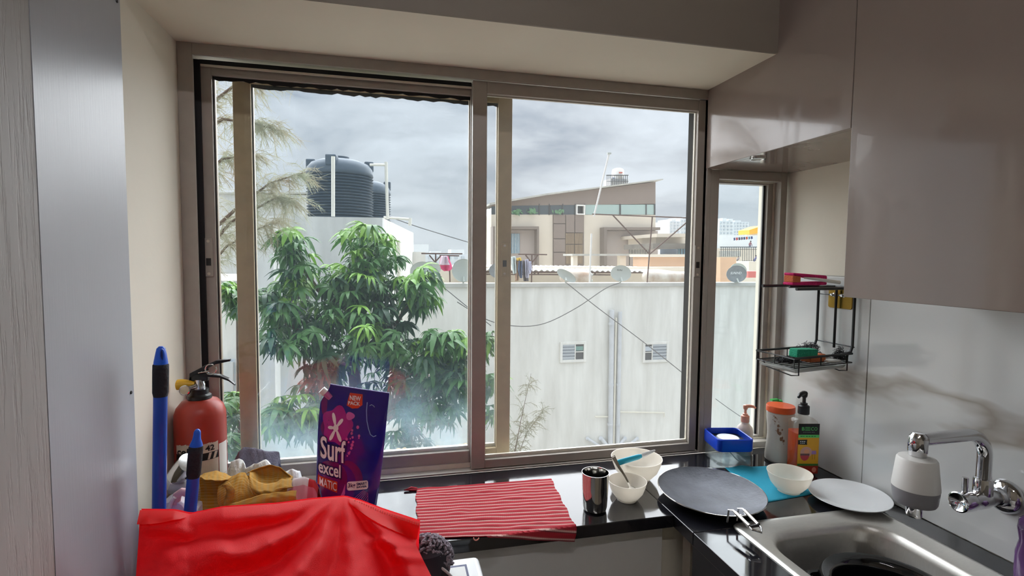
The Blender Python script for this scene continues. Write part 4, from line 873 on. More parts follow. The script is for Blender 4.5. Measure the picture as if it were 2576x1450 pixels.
t = thing('purple_bottle', 'purple glossy plastic bottle at the extreme right by the tap', 'bottle', (1.258, .735, ZC)); PUR = mat('purple_plastic', (140, 96, 160), .12, trans=.4)
MB().lathe([(0, 0), (.027, 0), (.029, .01), (.029, .06), (.024, .085), (.028, .11), (.026, .128), (.015, .14), (.013, .143)], (1.262, .735, ZC), n=32).build('bottle_body', PUR, t, smooth=True)
MB().lathe([(0, .142), (.015, .142), (.015, .156), (0, .157)], (1.262, .735, ZC), n=24).build('cap', mat('lilac_cap', (200, 170, 214), .2), t, smooth=True)

# ---------------------------------------------------------------- crockery
def bowl(lab, x, y, r, h, z=ZC, group=None):
    o = MB().lathe([(0, .003), (r*.42, .003), (r*.44, 0), (r*.50, 0), (r*.50, h*.08), (r*.62, h*.16), (r*.82, h*.42), (r*.93, h*.72), (r*.985, h*.95), (r*1.0, h*.975), (r*.995, h), (r*.975, h), (r*.90, h*.72), (r*.78, h*.44), (r*.58, h*.2), (r*.3, h*.12), (0, h*.11)], n=56)
    o.v = [(a+x, b+y, c+z) for a, b, c in o.v]; o = o.build('bowl', K['white'], None, smooth=True, angle=50); return tag(o, lab, 'bowl', group)
TZ = ZC+.0015
bowl('small white bowl holding a steel spoon beside the tumbler', .614, 1.243, .0515, .053)
bowl('larger white bowl with a blue-handled knife laid across it', .698, 1.357, .0745, .066)
bowl('white bowl standing on the turquoise cloth near the plate', 1.084, 1.192, .0585, .055, TZ)
t = thing('spoon', 'steel spoon leaning in the small white bowl', 'spoon', (.61, 1.24, ZC+.01))
s0 = Vector((.628, 1.226, ZC+.013)); s1 = P(1542, 1148, Y=1.27); dd = (s1-s0); sd = dd.cross(Vector((0, 1, 0))).normalized()
g = MB(); up = sd.cross(dd).normalized()
def spn(u, v):
    w = .0028+.0045*max(0, (u-.55))**.7 if u > .22 else .0028+.0125*math.sin(math.pi*min(1, max(0, (u+.06)/.30)))**.7
    return s0+dd*u+sd*w*(2*v-1)+up*(.0035*((2*v-1)**2) if u < .22 else 0)+Vector((0, -.010, .012))*math.sin(math.pi*min(1, max(0, (u-.12)*1.6)))*.35
g.grid(spn, 30, 6).build('spoon_blade', K['steel2'], t, smooth=True, solid=.0012)
t = thing('paring_knife', 'small knife with turquoise handle resting across the larger bowl', 'knife', (.69, 1.34, ZC+.07)); TQ = mat('turquoise_plastic', (38, 170, 200), .3)
k0 = P(1550, 1166, Y=1.305); k1 = P(1613, 1148, Y=1.335); k2 = P(1648, 1134, Y=1.355); ax = (k1-k0).normalized(); sdw = ax.cross(Vector((0, -1, .3))).normalized()
def bar_loft(a, b, w0, w1, th, name, m):
    nrm = ax.cross(sdw).normalized(); g = MB(); L0 = []
    for u in (0, .12, .3, .5, .7, .88, 1):
        c = a.lerp(b, u); w = w0+(w1-w0)*u; e_ = .75 if u in (0, 1) else 1
        L0.append([c+sdw*w*math.cos(q)*e_+nrm*th*math.sin(q)*e_ for q in [2*math.pi*k/12 for k in range(12)]])
    return loft(g, L0, True).build(name, m, t, smooth=True)
bar_loft(k0, k1, .0085, .0075, .005, 'handle', TQ); bar_loft(k1, k2, .0075, .003, .0018, 'blade', mat('white_ceramic_blade', (228, 230, 232), .15))
# steel tumbler
t_ = MB().lathe([(0, .002), (.022, .001), (.029, .004), (.031, .012), (.0335, .06), (.0345, .098), (.0352, .1005), (.0340, .1005), (.0328, .096), (.0318, .06), (.0295, .013), (.02, .006), (0, .005)], (.506, 1.207, ZC), n=48).build('steel_tumbler', K['steel2'], None, smooth=True)
tag(t_, 'polished steel tumbler standing beside the small bowl', 'tumbler')
# plate on the sink rim
p_ = MB().lathe([(0, .004), (.05, .003), (.053, 0), (.057, 0), (.06, .004), (.085, .010), (.096, .0155), (.0968, .0165), (.096, .0178), (.084, .0135), (.06, .0075), (.055, .0062), (0, .0062)], M=Matrix.Translation((1.196, 1.102, ZC+.005)) @ Matrix.Rotation(math.radians(-2), 4, 'Y'), n=64).build('dinner_plate', K['glaze'], None, smooth=True)
tag(p_, 'white round plate lying on the sink corner', 'plate')
# turquoise cloth
cq = [P(1824, 1178, Z=ZC), P(1958, 1173, Z=ZC), P(2052, 1243, Z=ZC), P(1926, 1266, Z=ZC)]
def cl_(u, v):
    a = cq[0].lerp(cq[1], u); b = cq[3].lerp(cq[2], u); p = a.lerp(b, v); n_ = noise.noise(Vector((u*3, v*3, 1)))
    return (p.x, p.y, ZC+.0008+max(0, .0006*n_) + (.006*max(0, 1-v*7)*max(0, 1-abs(u-.3)*5)))
o = MB().grid(cl_, 24, 24).build('sponge_cloth', mat('turquoise_microfibre', (34, 150, 178), .9, bump=.3, bscale=400), None, smooth=True, solid=.001); tag(o, 'flat turquoise cleaning cloth under the bowl', 'cloth')
# tawa
t = thing('flat_griddle_pan', 'wide grey non-stick griddle pan with wire handle on the counter corner', 'pan', (.838, 1.197, ZC)); NS = mat('grey_worn_nonstick', (62, 64, 72), .42, .25, var=.25, vscale=14, col2=(92, 94, 104), bump=.1, bscale=120)
MP = Matrix.Translation((.838, 1.197, ZC+.001)) @ Matrix.Rotation(math.radians(1.8), 4, 'X')
R_ = .1385
MB().lathe([(0, .001), (R_*.42, .002), (R_*.72, .010), (R_*.93, .020), (R_, .0255), (R_*1.004, .0265), (R_*.995, .0278), (R_*.93, .0235), (R_*.72, .0136), (R_*.42, .0060), (0, .0050)], M=MP, n=72).build('pan_body', NS, t, smooth=True, angle=60)
MB().tube([MP @ Vector((R_*1.0*math.cos(a), R_*1.0*math.sin(a), .0268)) for a in [2*math.pi*k/72 for k in range(72)]], .0013, 6, closed=True).build('rim', K['steel2'], t, smooth=True)
hd0 = P(1822, 1284, Z=ZC+.027); hd1 = P(1868, 1275, Z=ZC+.03); e1 = P(1912, 1342, Z=ZC+.03); 
hv = Vector((.02, -1, 0)); b0 = P(1838, 1300, Z=ZC+.028); b1 = P(1862, 1296, Z=ZC+.028); e0_ = P(1893, 1340, Z=ZC+.03); e1_ = P(1915, 1336, Z=ZC+.03)
wire = [b0+Vector((0, .012, -.02)), b0+Vector((0, .008, .012)), b0+Vector((.004, -.004, .016)), e0_+Vector((0, 0, .006)), (e0_+e1_)/2+Vector((.002, -.012, .004)), e1_+Vector((0, 0, .006)), b1+Vector((.004, -.004, .016)), b1+Vector((0, .008, .012)), b1+Vector((0, .012, -.02))]
hh = MB().tube(wire, .0028, 10).build('handle', K['chrome'], t, smooth=True)
for a, b in ((b0, e0_), (b1, e1_)): MB().tube([a.lerp(b, .18)+Vector((.003, 0, .0155)), a.lerp(b, .85)+Vector((.0005, 0, .008))], .0048, 12).build('handle_sleeve', K['steel2'], hh, smooth=True)
MB().tube([e0_.lerp(b0, .12)+Vector((0, 0, .008)), e1_.lerp(b1, .12)+Vector((0, 0, .008))], .0035, 10).build('handle_bridge', K['black'], hh)
for k in range(3):
    a = -1.72+.1*k; MB().lathe([(.004, 0), (.0035, .0015), (0, .002)], M=MP @ Matrix.Translation((R_*.965*math.cos(a), R_*.965*math.sin(a), .0258)), n=10).build('rivet', K['chrome'], t, smooth=True)

# ---------------------------------------------------------------- bottles in the corner
t = thing('soap_dispenser', 'square clear soap dispenser with blue rim and sponge plate', 'dispenser', (1.056, 1.428, ZC))
MS = Matrix.Translation((1.054, 1.424, ZC+.001)) @ Matrix.Rotation(math.radians(-11), 4, 'Z')
CP = clear('clear_plastic', (.92, .94, .94), .16, (214, 218, 220), .08, 1.5)
def sq(h, r, z): return [MS @ Vector((x*1.1, y*1.1, z)) for x, y in rrect(-h, -h, h, h, r, 5)]
loft(MB(), [sq(.046, .012, .0), sq(.0505, .014, .003), sq(.0505, .014, .05), sq(.0485, .013, .05), sq(.0485, .013, .005), sq(.044, .011, .003)], True).build('clear_tub', CP, t, smooth=True, angle=30)
loft(MB(), [sq(.0515, .014, .048), sq(.053, .014, .052), sq(.053, .014, .086), sq(.0505, .013, .088), sq(.0485, .012, .086), sq(.0485, .012, .062)], False, False).build('blue_rim', mat('royal_blue_plastic', (24, 70, 200), .28), t, smooth=True, angle=40)
loft(MB(), [sq(.0482, .012, .066), sq(.0482, .012, .069)], True).build('black_plate', K['black'], t)
MB().lathe([(.036, .069), (.036, .073), (.033, .076), (.004, .0765), (.0, .0755)], M=MS, n=36).build('press_plate', mat('pale_grey_plastic', (190, 196, 200), .35), t, smooth=True)
MB().lathe([(.011, .0), (.007, .006), (.005, .012), (.005, .064)], M=MS @ Matrix.Translation((0, 0, .004)), n=16).build('pump_tube', CP, t, smooth=True)
MB().tube([MS @ Vector((.004, -.004, .03)), MS @ Vector((.018, -.02, .012)), MS @ Vector((.026, -.026, .006))], .0012, 6).build('dip_rod', K['gplastic'], t)

def pump(t, x, y, z, m, s=1.0, rot=0., name='pump'):
    c = MB().lathe([(.014*s, 0), (.0145*s, .002*s), (.0145*s, .022*s), (.012*s, .024*s), (.009*s, .025*s), (.009*s, .030*s), (.0045*s, .031*s), (.0045*s, .050*s), (0, .05*s)], (x, y, z), n=28).build(name, m, t, smooth=True)
    h_ = MB().lathe([(.0065*s, .046*s), (.008*s, .05*s), (.0085*s, .058*s), (.006*s, .062*s), (0, .063*s)], (x, y, z), n=20)
    d = Vector((math.cos(rot), math.sin(rot), 0)); b = Vector((x, y, z+.057*s))
    h_.tube([b, b+d*.016*s+Vector((0, 0, .001*s)), b+d*.028*s-Vector((0, 0, .001*s)), b+d*.036*s-Vector((0, 0, .006*s))], [.0068*s, .006*s, .005*s, .0035*s], 10)
    h_.build('nozzle', m, c, smooth=True)
# orange dish soap bottle
t = thing('dish_soap_bottle', 'clear bottle of orange dish soap with black pump reading BECO', 'bottle', (1.222, 1.298, ZC))
MBt = Matrix.Translation((1.222, 1.298, ZC)) @ Matrix.Rotation(math.radians(-12), 4, 'Z')
def bt(w, d, r, z): return [MBt @ Vector((x, y, z)) for x, y in rrect(-w/2, -d/2, w/2, d/2, r, 5)]
BC = clear('clear_bottle_plastic', (.93, .94, .93), .10, (226, 216, 196), .05, 1.45)
loft(MB(), [bt(.066, .048, .01, .001), bt(.072, .054, .012, .006), bt(.073, .055, .012, .15), bt(.070, .052, .014, .163), bt(.052, .040, .016, .171), bt(.027, .027, .013, .174), bt(.026, .026, .0129, .186)], True).build('bottle_shell', BC, t, smooth=True, angle=50)
OR = mat('orange_liquid', (240, 96, 30), .15, spec=.4, trans=.25, translucent=.35)
loft(MB(), [bt(.062, .044, .009, .003), bt(.069, .051, .011, .008), bt(.070, .052, .011, .128)], True).build('soap_liquid', OR, t, smooth=True, angle=50)
q = MBt @ Vector((0, 0, .182)); pump(t, q.x, q.y, q.z, K['black'], 1.12, math.radians(205))
def bl(x, y): return MBt @ Vector((x, -.0279, y))
LB = mat('black_label', (16, 18, 16), .35)
lab_ = decal('label', shape2d(rrect(-.030, .006, .034, .160, .003), 1), bl, mat('amber_label', (232, 170, 34), .4), t)
def bl2(x, y): return MBt @ Vector((x, -.0283, y))
def bl3(x, y): return MBt @ Vector((x, -.0286, y))
def flat(pts, m, fn=bl2, name='label_print'): return decal(name, shape2d(pts, 0), fn, m, lab_)
GRN = mat('leaf_green_print', (96, 220, 110), .4)
flat([(-.030, .126), (.034, .126), (.034, .160), (-.030, .160)], LB); flat([(-.030, .117), (.034, .117), (.034, .1258), (-.030, .1258)], GRN)
flat([(-.030, .030), (.034, .030), (.034, .0365), (-.030, .0365)], mat('dark_green_print', (64, 120, 50), .4)); flat([(-.030, .006), (.034, .006), (.034, .030), (-.030, .030)], mat('brick_red_print', (166, 44, 30), .4))
def letters(body, x, y, w, h, m, fn=bl3, bold=.0, **kw): return decal('lettering', fit(text2d(body, bold=bold, **kw), w, h), fn, m, lab_, x, y)
letters('B', -.020, .139, .0075, .0105, GRN); letters('C', .0075, .139, .0085, .0105, GRN); letters('O', .0175, .139, .0095, .0105, GRN)
for k in range(3): flat([(-.0105, .139+.0045*k), (.0055, .139+.0045*k), (.0055, .1405+.0045*k), (-.0105, .1405+.0045*k)], GRN, bl3)
GP = mat('grey_print', (150, 150, 150), .5); DG = mat('deep_green_print', (20, 80, 40), .5)
def fine_print(x, y, w, h, n, m, seed):
    rnd = random.Random(seed); 
    for k in range(n):
        a = x+w*k/n; flat([(a, y), (a+w/n*rnd.uniform(.5, .85), y), (a+w/n*rnd.uniform(.5, .85), y+h), (a, y+h)], m, bl3, 'fine_print')
fine_print(-.016, .133, .037, .0012, 7, GP, 1); fine_print(-.024, .120, .05, .0022, 6, DG, 2)
flat([(-.030, .096), (-.002, .095), (-.003, .103), (-.002, .111), (-.030, .110)], LB); fine_print(-.024, .104, .018, .0025, 3, K['lettering'], 3); fine_print(-.023, .099, .015, .0022, 3, K['lettering'], 4)
flat(ell(-.004, .072, .018, .017), mat('pink_beige_print', (222, 168, 150), .5)); flat(ell(-.003, .074, .008, .008, 16), mat('salmon_print', (240, 170, 130), .5), bl3)
flat([(-.022, .064)]+[(-.008+.014*math.cos(a), .064-.018*math.sin(a)) for a in [math.pi-math.pi*k/12 for k in range(13)]], mat('rose_print', (206, 70, 80), .5), bl3)
flat([(-.022, .062), (.006, .062), (.006, .068), (-.022, .068)], mat('plum_grey_print', (110, 76, 80), .5), lambda x, y: MBt @ Vector((x, -.0288, y)))
flat([(.012, .066), (.027, .066), (.026, .077), (.013, .077)], mat('lilac_print', (170, 130, 190), .5), bl3)
for x in (.015, .022): flat([(x, .05), (x+.001, .05), (x+.001, .066), (x, .066)], mat('brown_line', (120, 90, 60), .5), bl3)
flat(ell(-.018, .017, .008, .006, 14), mat('orange_print', (226, 120, 40), .5), bl3); flat(ell(.022, .018, .007, .008, 14), mat('pink_slice_print', (224, 130, 110), .5), bl3)
# jar
t = thing('powder_jar', 'whitish waisted jar with orange screw lid and torn label', 'jar', (1.218, 1.388, ZC))
JM = mat('milky_jar_plastic', (222, 216, 206), .35, var=.1, vscale=10, translucent=.25)
MB().lathe([(0, 0), (.036, 0), (.0415, .006), (.042, .02), (.039, .05), (.036, .085), (.0375, .115), (.0405, .140), (.041, .160), (.038, .163)], (1.218, 1.388, ZC+.001), n=44).build('jar_body', JM, t, smooth=True)
MB().lathe([(.040, .162), (.0425, .163), (.0425, .179), (.041, .182), (.02, .1825), (0, .1825)], (1.218, 1.388, ZC+.001), n=44).build('lid', mat('orange_lid_plastic', (226, 92, 40), .4, var=.1, vscale=8), t, smooth=True)
TB = mat('brown_label_residue', (140, 104, 80), .8)
rnd = random.Random(2)
for k in range(34):                                               # scraps of a torn label along a slanting band
    u = rnd.random(); a = math.radians(205+38*u+rnd.gauss(0, 6)); z = .150-.075*u+rnd.gauss(0, .012); z = min(.155, max(.04, z)); sz = .0012+.0045*rnd.random()**3
    def jf(x, y, a=a, z=z):
        zz = z+y; r0 = .0366+max(0, zz-.085)*.07 if zz > .085 else .0366+(.085-zz)*.09; return (1.218+(r0+.0007)*math.cos(a+x/.038), 1.388+(r0+.0007)*math.sin(a+x/.038), ZC+.001+zz)
    pts = [(rnd.uniform(.4, 1)*sz*math.cos(q), rnd.uniform(.4, 1)*sz*1.6*math.sin(q)) for q in [2*math.pi*i/8 for i in range(8)]]
    decal('label_scrap', shape2d(pts, 1), jf, TB, t)
# hand wash
t = thing('hand_wash_bottle', 'white hand-wash bottle with pink pump behind the soap dispenser', 'bottle', (1.146, 1.463, ZC)); WB = mat('pinkish_white_bottle', (232, 216, 204), .35)
q = (1.146, 1.463, ZC+.001)
MB().lathe([(0, 0), (.024, 0), (.026, .004), (.0268, .03), (.0262, .075), (.0235, .09), (.015, .1), (.012, .104), (.012, .112)], q, n=36).build('bottle_body', WB, t, smooth=True)
pump(t, q[0], q[1], q[2]+.108, mat('salmon_pump_plastic', (232, 164, 140), .35), .92, math.radians(-15))
def hw(x, y): a = math.radians(232)+x/.0268; return (q[0]+.0273*math.cos(a), q[1]+.0273*math.sin(a), q[2]+y)
decal('label_print', shape2d(ell(0, .062, .0075, .0075), 0), hw, mat('navy_badge', (30, 60, 100), .4), t)
# green bottle
t = thing('green_label_bottle', 'slim white bottle with green label and green cap in the corner', 'bottle', (1.262, 1.452, ZC)); q = (1.262, 1.448, ZC+.001)
MB().lathe([(0, 0), (.025, 0), (.028, .005), (.029, .05), (.026, .1), (.02, .13), (.012, .148), (.011, .16)], q, n=30).build('bottle_body', mat('white_bottle_plastic', (226, 230, 226), .35), t, smooth=True)
MB().lathe([(.0125, .158), (.0125, .176), (.010, .18), (0, .181)], q, n=20).box(q[0]-.030, q[0]-.004, q[1]-.006, q[1]+.006, q[2]+.1785, q[2]+.184).build('cap', mat('green_cap_plastic', (66, 190, 90), .35), t, smooth=True)
def gb(x, y):
    a = math.radians(222)+x/.028; r0 = .0292 if y < .05 else .0292-(y-.05)*.06; return (q[0]+r0*math.cos(a), q[1]+r0*math.sin(a), q[2]+y)
l_ = decal('label', shape2d(ell(-.004, .062, .020, .05, 26), 2), gb, mat('emerald_label', (30, 134, 70), .4), t)
def gb2(x, y): p = Vector(gb(x, y)); c = Vector((q[0], q[1], p.z)); return c+(p-c)*1.02
decal('label_print', shape2d(ell(-.004, .09, .008, .009, 14), 0), gb2, mat('dark_green_badge', (16, 80, 50), .4), l_); decal('label_print', shape2d(rrect(-.016, .07, .006, .078, .002), 0), gb2, K['lettering'], l_); decal('label_print', shape2d(rrect(-.014, .03, .004, .045, .003), 0), gb2, mat('lime_print', (150, 200, 60), .4), l_)

# ---------------------------------------------------------------- wire rack on the right wall
t = thing('wire_rack', 'black wire corner rack with tray hung on the marble wall', 'rack', (XR, 1.26, 1.24))
A, B_, C_, D_ = Vector((1.05, 1.300, 1.243)), Vector((1.064, 1.170, 1.243)), Vector((1.292, 1.205, 1.243)), Vector((1.292, 1.334, 1.243))
W_ = K['blackm']
def rail(pts, r, name='rail', closed=False): return MB().tube(pts, r, 8, closed=closed).build(name, W_, t, smooth=True)
rail([D_, A, B_, C_], .0035, 'tray_rim')
zl = -.026
lo = [p+Vector((0, 0, zl)) for p in (A, B_, C_, D_)]
rail(lo, .002, 'tray_frame', True)
for k in range(1, 8):
    u = k/8; MB().tube([lo[0].lerp(lo[1], u), lo[3].lerp(lo[2], u)], .0015, 6).build('tray_wire', W_, t)
for p in (A, A.lerp(B_, .5), B_, B_.lerp(C_, .45), B_.lerp(C_, .9), D_.lerp(A, .5)): MB().tube([p, p+Vector((0, 0, zl))], .0015, 6).build('tray_wire', W_, t)
for u in (.08, .92):
    p = B_.lerp(C_, u)+Vector((0, 0, 0)); q_ = A.lerp(D_, u); rail([p, p+Vector((0, 0, -.048)), p+Vector((-.006, .02, -.052)), p.lerp(q_, .85)+Vector((0, 0, -.045)), p.lerp(q_, .95)+Vector((0, 0, -.03))], .0018, 'tray_foot')
top_z = 1.434
for p, x0 in ((C_, 1.292), (D_, 1.292)): rail([p+Vector((-.03, 0, 0)), p+Vector((-.006, 0, .004)), p+Vector((0, 0, .02)), (x0, p.y, top_z)], .0038, 'upright')
rail([(1.292, 1.268, 1.25), (1.292, 1.268, top_z)], .0036, 'upright')
for z in (1.262, 1.408): rail([(1.293, 1.20, z), (1.293, 1.337, z)], .0018, 'cross_wire')
rail([(1.296, 1.334, top_z), (1.075, 1.318, top_z)], .0045, 'shelf_bar'); rail([(1.296, 1.215, top_z-.002), (1.085, 1.196, top_z-.002)], .0045, 'shelf_bar'); rail([(1.296, 1.275, top_z), (1.12, 1.262, top_z)], .0035, 'shelf_bar'); rail([(1.292, 1.20, top_z), (1.292, 1.336, top_z)], .0035, 'shelf_bar')
dt = [p+Vector((0, 0, -.034)) for p in (A.lerp(C_, .03), B_.lerp(D_, .03), C_.lerp(A, .06), D_.lerp(B_, .06))]
g = MB(); ce = sum(dt, Vector())/4
loft(g, [dt, [p.lerp(ce, .07)+Vector((0, 0, -.008)) for p in dt]]).build('drip_tray', mat('translucent_white_tray', (214, 214, 210), .3, translucent=.4), t, solid=.0015)
t = thing('brass_hook_plate', 'square brass adhesive plate with hooks on the marble behind the rack', 'hook plate', (XR, 1.264, 1.40))
loft(MB(), [[Vector((XR-.0005, y, z)) for y, z in rrect(1.222, 1.368, 1.306, 1.428, .006)], [Vector((XR-.003, y, z)) for y, z in rrect(1.223, 1.369, 1.305, 1.427, .006)]], True).build('plate', K['gold'], t)
for y in (1.283, 1.248): MB().lathe([(.006, 0), (.006, .004), (.003, .006), (.003, .010), (.005, .011), (.004, .014), (0, .0145)], M=Matrix.Translation((XR-.003, y, 1.408)) @ RX, n=14).build('peg', K['chrome'], t, smooth=True)
# things in the tray
zt = 1.243+zl+.002
def obox(c, w, d, h, rz, m, name, lab, cat, bev=.003, tilt=0):
    M = Matrix.Translation(c) @ Matrix.Rotation(rz, 4, 'Z') @ Matrix.Rotation(tilt, 4, 'Y'); o = MB().box(-w/2, w/2, -d/2, d/2, 0, h, M).build(name, m, None, bevel=bev, smooth=True); return tag(o, lab, cat)
SP = mat('green_sponge', (40, 158, 122), .9, bump=.5, bscale=300); OS = mat('orange_sponge', (206, 112, 70), .9, bump=.5, bscale=300)
obox((1.125, 1.205, zt+.02), .075, .030, .024, .10, SP, 'green_sponge', 'emerald green sponge lying on the rack tray edge', 'sponge', .003, .05)
obox((1.150, 1.245, zt+.012), .06, .03, .018, .25, SP, 'green_scrubber', 'smaller green scrubber behind the emerald sponge', 'sponge', .003, .04)
obox((1.187, 1.235, zt), .06, .035, .022, .1, OS, 'orange_sponge', 'orange sponge in the middle of the rack tray', 'sponge')
obox((1.236, 1.222, zt-.0005), .05, .03, .006, .1, K['wplastic'], 'soap_piece', 'thin white soap piece on the rack tray wires', 'soap')
SW = mat('dark_steel_wool', (84, 84, 88), .35, .8); SWb = mat('black_steel_wool', (36, 36, 40), .4, .6)
def wool(lab, c, rx, ry, rz, n, m, seed):
    rnd = random.Random(seed); g = MB()
    for k in range(n):
        p = Vector((rnd.gauss(0, .5), rnd.gauss(0, .5), rnd.gauss(0, .45))); p = p/max(1, p.length); d = Vector((rnd.gauss(0, 1), rnd.gauss(0, 1), rnd.gauss(0, 1))).normalized(); e_ = d.orthogonal().normalized(); r0 = rnd.uniform(.003, .007); pts = []
        for j in range(9):
            a = j*.95; v = e_*math.cos(a)*r0+d.cross(e_)*math.sin(a)*r0+d*(j-4)*.0012; pts.append(Vector(c)+Vector((p.x*rx, p.y*ry, abs(p.z)*rz*1.2+.004))+Vector((v.x, v.y, max(v.z, -abs(p.z)*rz))))
        g.tube(pts, .0006, 4, cap=False)
    return tag(g.build('steel_wool', m, None, smooth=True, fix=False), lab, 'steel wool', 'steel wool pads in the rack')
wool('flat black wire wool pad under the green sponge', (1.092, 1.225, zt), .034, .022, .012, 150, SWb, 1)
wool('silvery steel wool heap at the back of the tray', (1.215, 1.285, zt+.002), .042, .022, .034, 170, SW, 2)
wool('small dark steel wool tuft at the wall end of the tray', (1.268, 1.225, zt), .018, .016, .028, 80, SWb, 3)
# pink brush on the top shelf
t = thing('scrub_brush', 'magenta folded sponge brush with orange core and white handle on the rack shelf', 'brush', (1.16, 1.265, top_z+.004)); MG = mat('magenta_sponge', (206, 36, 108), .9, bump=.4, bscale=250)
zb = top_z+.0055
def pk(u, v):
    x = 1.125+.115*u; w = .012+.004*math.sin(u*3); a = -math.pi*.5+v*math.pi
    return (x, 1.262+.018*math.cos(v*2*math.pi), zb+.018*(1-.35*u)+.016*(1-.35*u)*math.sin(v*2*math.pi))
MB().add([], [])
def slabx(x0, x1, y0, y1, za0, za1, zb0, zb1, name, m, bev=.004):
    g = MB(); g.add([(x0, y0, za0), (x1, y0, zb0), (x1, y1, zb0), (x0, y1, za0), (x0, y0, za1), (x1, y0, zb1), (x1, y1, zb1), (x0, y1, za1)], [(0, 1, 2, 3), (4, 7, 6, 5), (0, 4, 5, 1), (1, 5, 6, 2), (2, 6, 7, 3), (3, 7, 4, 0)]); return g.build(name, m, t, bevel=bev, smooth=True, seg=3)
slabx(1.118, 1.235, 1.245, 1.285, zb+.028, zb+.036, zb+.014, zb+.028, 'sponge_upper', MG); slabx(1.115, 1.235, 1.245, 1.285, zb, zb+.008, zb, zb+.010, 'sponge_lower', MG); slabx(1.118, 1.145, 1.247, 1.283, zb+.008, zb+.028, zb+.008, zb+.025, 'core', OS, .002)
MB().tube([(1.15, 1.242, zb+.022), (1.19, 1.240, zb+.018), (1.27, 1.238, zb+.008)], [.002, .0045, .0055], 10).build('handle', K['wplastic'], t, smooth=True)
# ================================================================ LEFT SIDE OF THE LEDGE
# red striped towel lying on the ledge, its front hem hanging over the edge
tq = [P(1046, 1233, Z=ZC), P(1386, 1207, Z=ZC), P(1456, 1346, Z=ZC-.001), P(1050, 1358, Z=ZC)]
def towel(u, v):
    a = tq[0].lerp(tq[1], u); b = tq[3].lerp(tq[2], u); b.y = min(b.y, 1.128+.035*(1-u)); p = a.lerp(b, v)
    x, y = p.x+.002*math.sin(v*23), p.y
    bump_ = .0035*max(0, noise.noise(Vector((x*16, y*34, 3)))) + .004*max(0, noise.noise(Vector((x*9, y*40, 8))))*max(0, v-.45)*2 + .0009*math.sin(v*17*2*math.pi)
    z = ZC+.0022+bump_; ye = YF-.001
    if y < ye: z = ZC+.0022+bump_*.5-(ye-y)*1.0; y = ye-.004-min(.006, (ye-y)*.4)
    return (x, y, z)
TW = mat('red_striped_waffle_cotton', (186, 44, 56), .95); tt = TW.node_tree; ln = tt.links; uvn = nd(tt, 'ShaderNodeUVMap'); sp = nd(tt, 'ShaderNodeSeparateXYZ'); ln.new(uvn.outputs[0], sp.inputs[0])
fr2 = nd(tt, 'ShaderNodeMath', operation='MULTIPLY'); fr2.inputs[1].default_value = 17.0; ln.new(sp.outputs[1], fr2.inputs[0]); frc = nd(tt, 'ShaderNodeMath', operation='FRACT'); ln.new(fr2.outputs[0], frc.inputs[0])
rp = nd(tt, 'ShaderNodeValToRGB'); ln.new(frc.outputs[0], rp.inputs[0]); e = rp.color_ramp.elements; e[0].position = .0; e[0].color = lin((182, 32, 48)); e[1].position = 1; e[1].color = lin((176, 38, 52))
for p_, c_ in ((.52, (184, 40, 54)), (.60, (196, 110, 108)), (.66, (224, 180, 170)), (.78, (222, 178, 168)), (.84, (112, 44, 54))): k = e.new(p_); k.color = lin(c_)
wv = nd(tt, 'ShaderNodeTexWave', i_Scale=48.0); wv.bands_direction = 'X'; ln.new(uvn.outputs[0], wv.inputs[0])
mxt = nd(tt, 'ShaderNodeMix', data_type='RGBA', blend_type='MULTIPLY'); mxt.inputs['Factor'].default_value = .45; ln.new(rp.outputs[0], mxt.inputs['A']); ln.new(wv.outputs[0], mxt.inputs['B']); ln.new(mxt.outputs['Result'], tt.nodes['Principled BSDF'].inputs['Base Color'])
t = thing('striped_towel', 'red towel with pale stripes spread on the granite ledge', 'towel', tuple(tq[3]))
MB().grid(towel, 110, 150).build('towel_cloth', TW, t, smooth=True, solid=.0016)
RH = mat('dark_red_hem', (150, 34, 46), .95)
l0 = tq[0]; MB().tube([l0+Vector((.004, -.002, .004)), l0+Vector((-.012, .001, .007)), l0+Vector((-.03, -.004, .004)), l0+Vector((-.012, -.006, .003)), l0+Vector((.003, -.008, .003))], .0032, 8).build('hanging_loop', RH, t, smooth=True)
c0 = P(1198, 1356, Y=YF-.008); MB().tube([c0+Vector((.006*math.cos(a), 0, .006*math.sin(a)+.002)) for a in [math.pi*.95+k*.35 for k in range(10)]], .0013, 6).build('button_loop', mat('salmon_thread', (222, 140, 124), .9), t)

# washing machine below the ledge
WMX1, WMY1, WMZ = .178, 1.084, .851
t = thing('washing_machine', 'white washing machine whose top corner shows under the ledge', 'washing machine', (-.12, .8, 0)); WH_ = mat('white_enamel', (236, 238, 240), .22)
MB().box(WMX1-.58, WMX1, .48, WMY1, .02, WMZ-.04).build('body', WH_, t, bevel=.012)
MB().box(WMX1-.583, WMX1+.003, .477, WMY1+.003, WMZ-.04, WMZ).build('top_cover', WH_, t, bevel=.012, seg=4)
wp = [P(1118, 1432, Z=WMZ), P(1168, 1426, Z=WMZ), P(1178, 1475, Z=WMZ), P(1120, 1480, Z=WMZ)]
MB().box(WMX1-.14, WMX1-.028, .60, WMY1-.028, WMZ, WMZ+.0015).build('panel_border', mat('navy_gasket', (26, 30, 90), .4), t, bevel=.001)
MB().box(WMX1-.135, WMX1-.033, .605, WMY1-.036, WMZ+.0012, WMZ+.0024).build('panel_inset', mat('pale_grey_panel', (206, 206, 204), .35), t, bevel=.001)

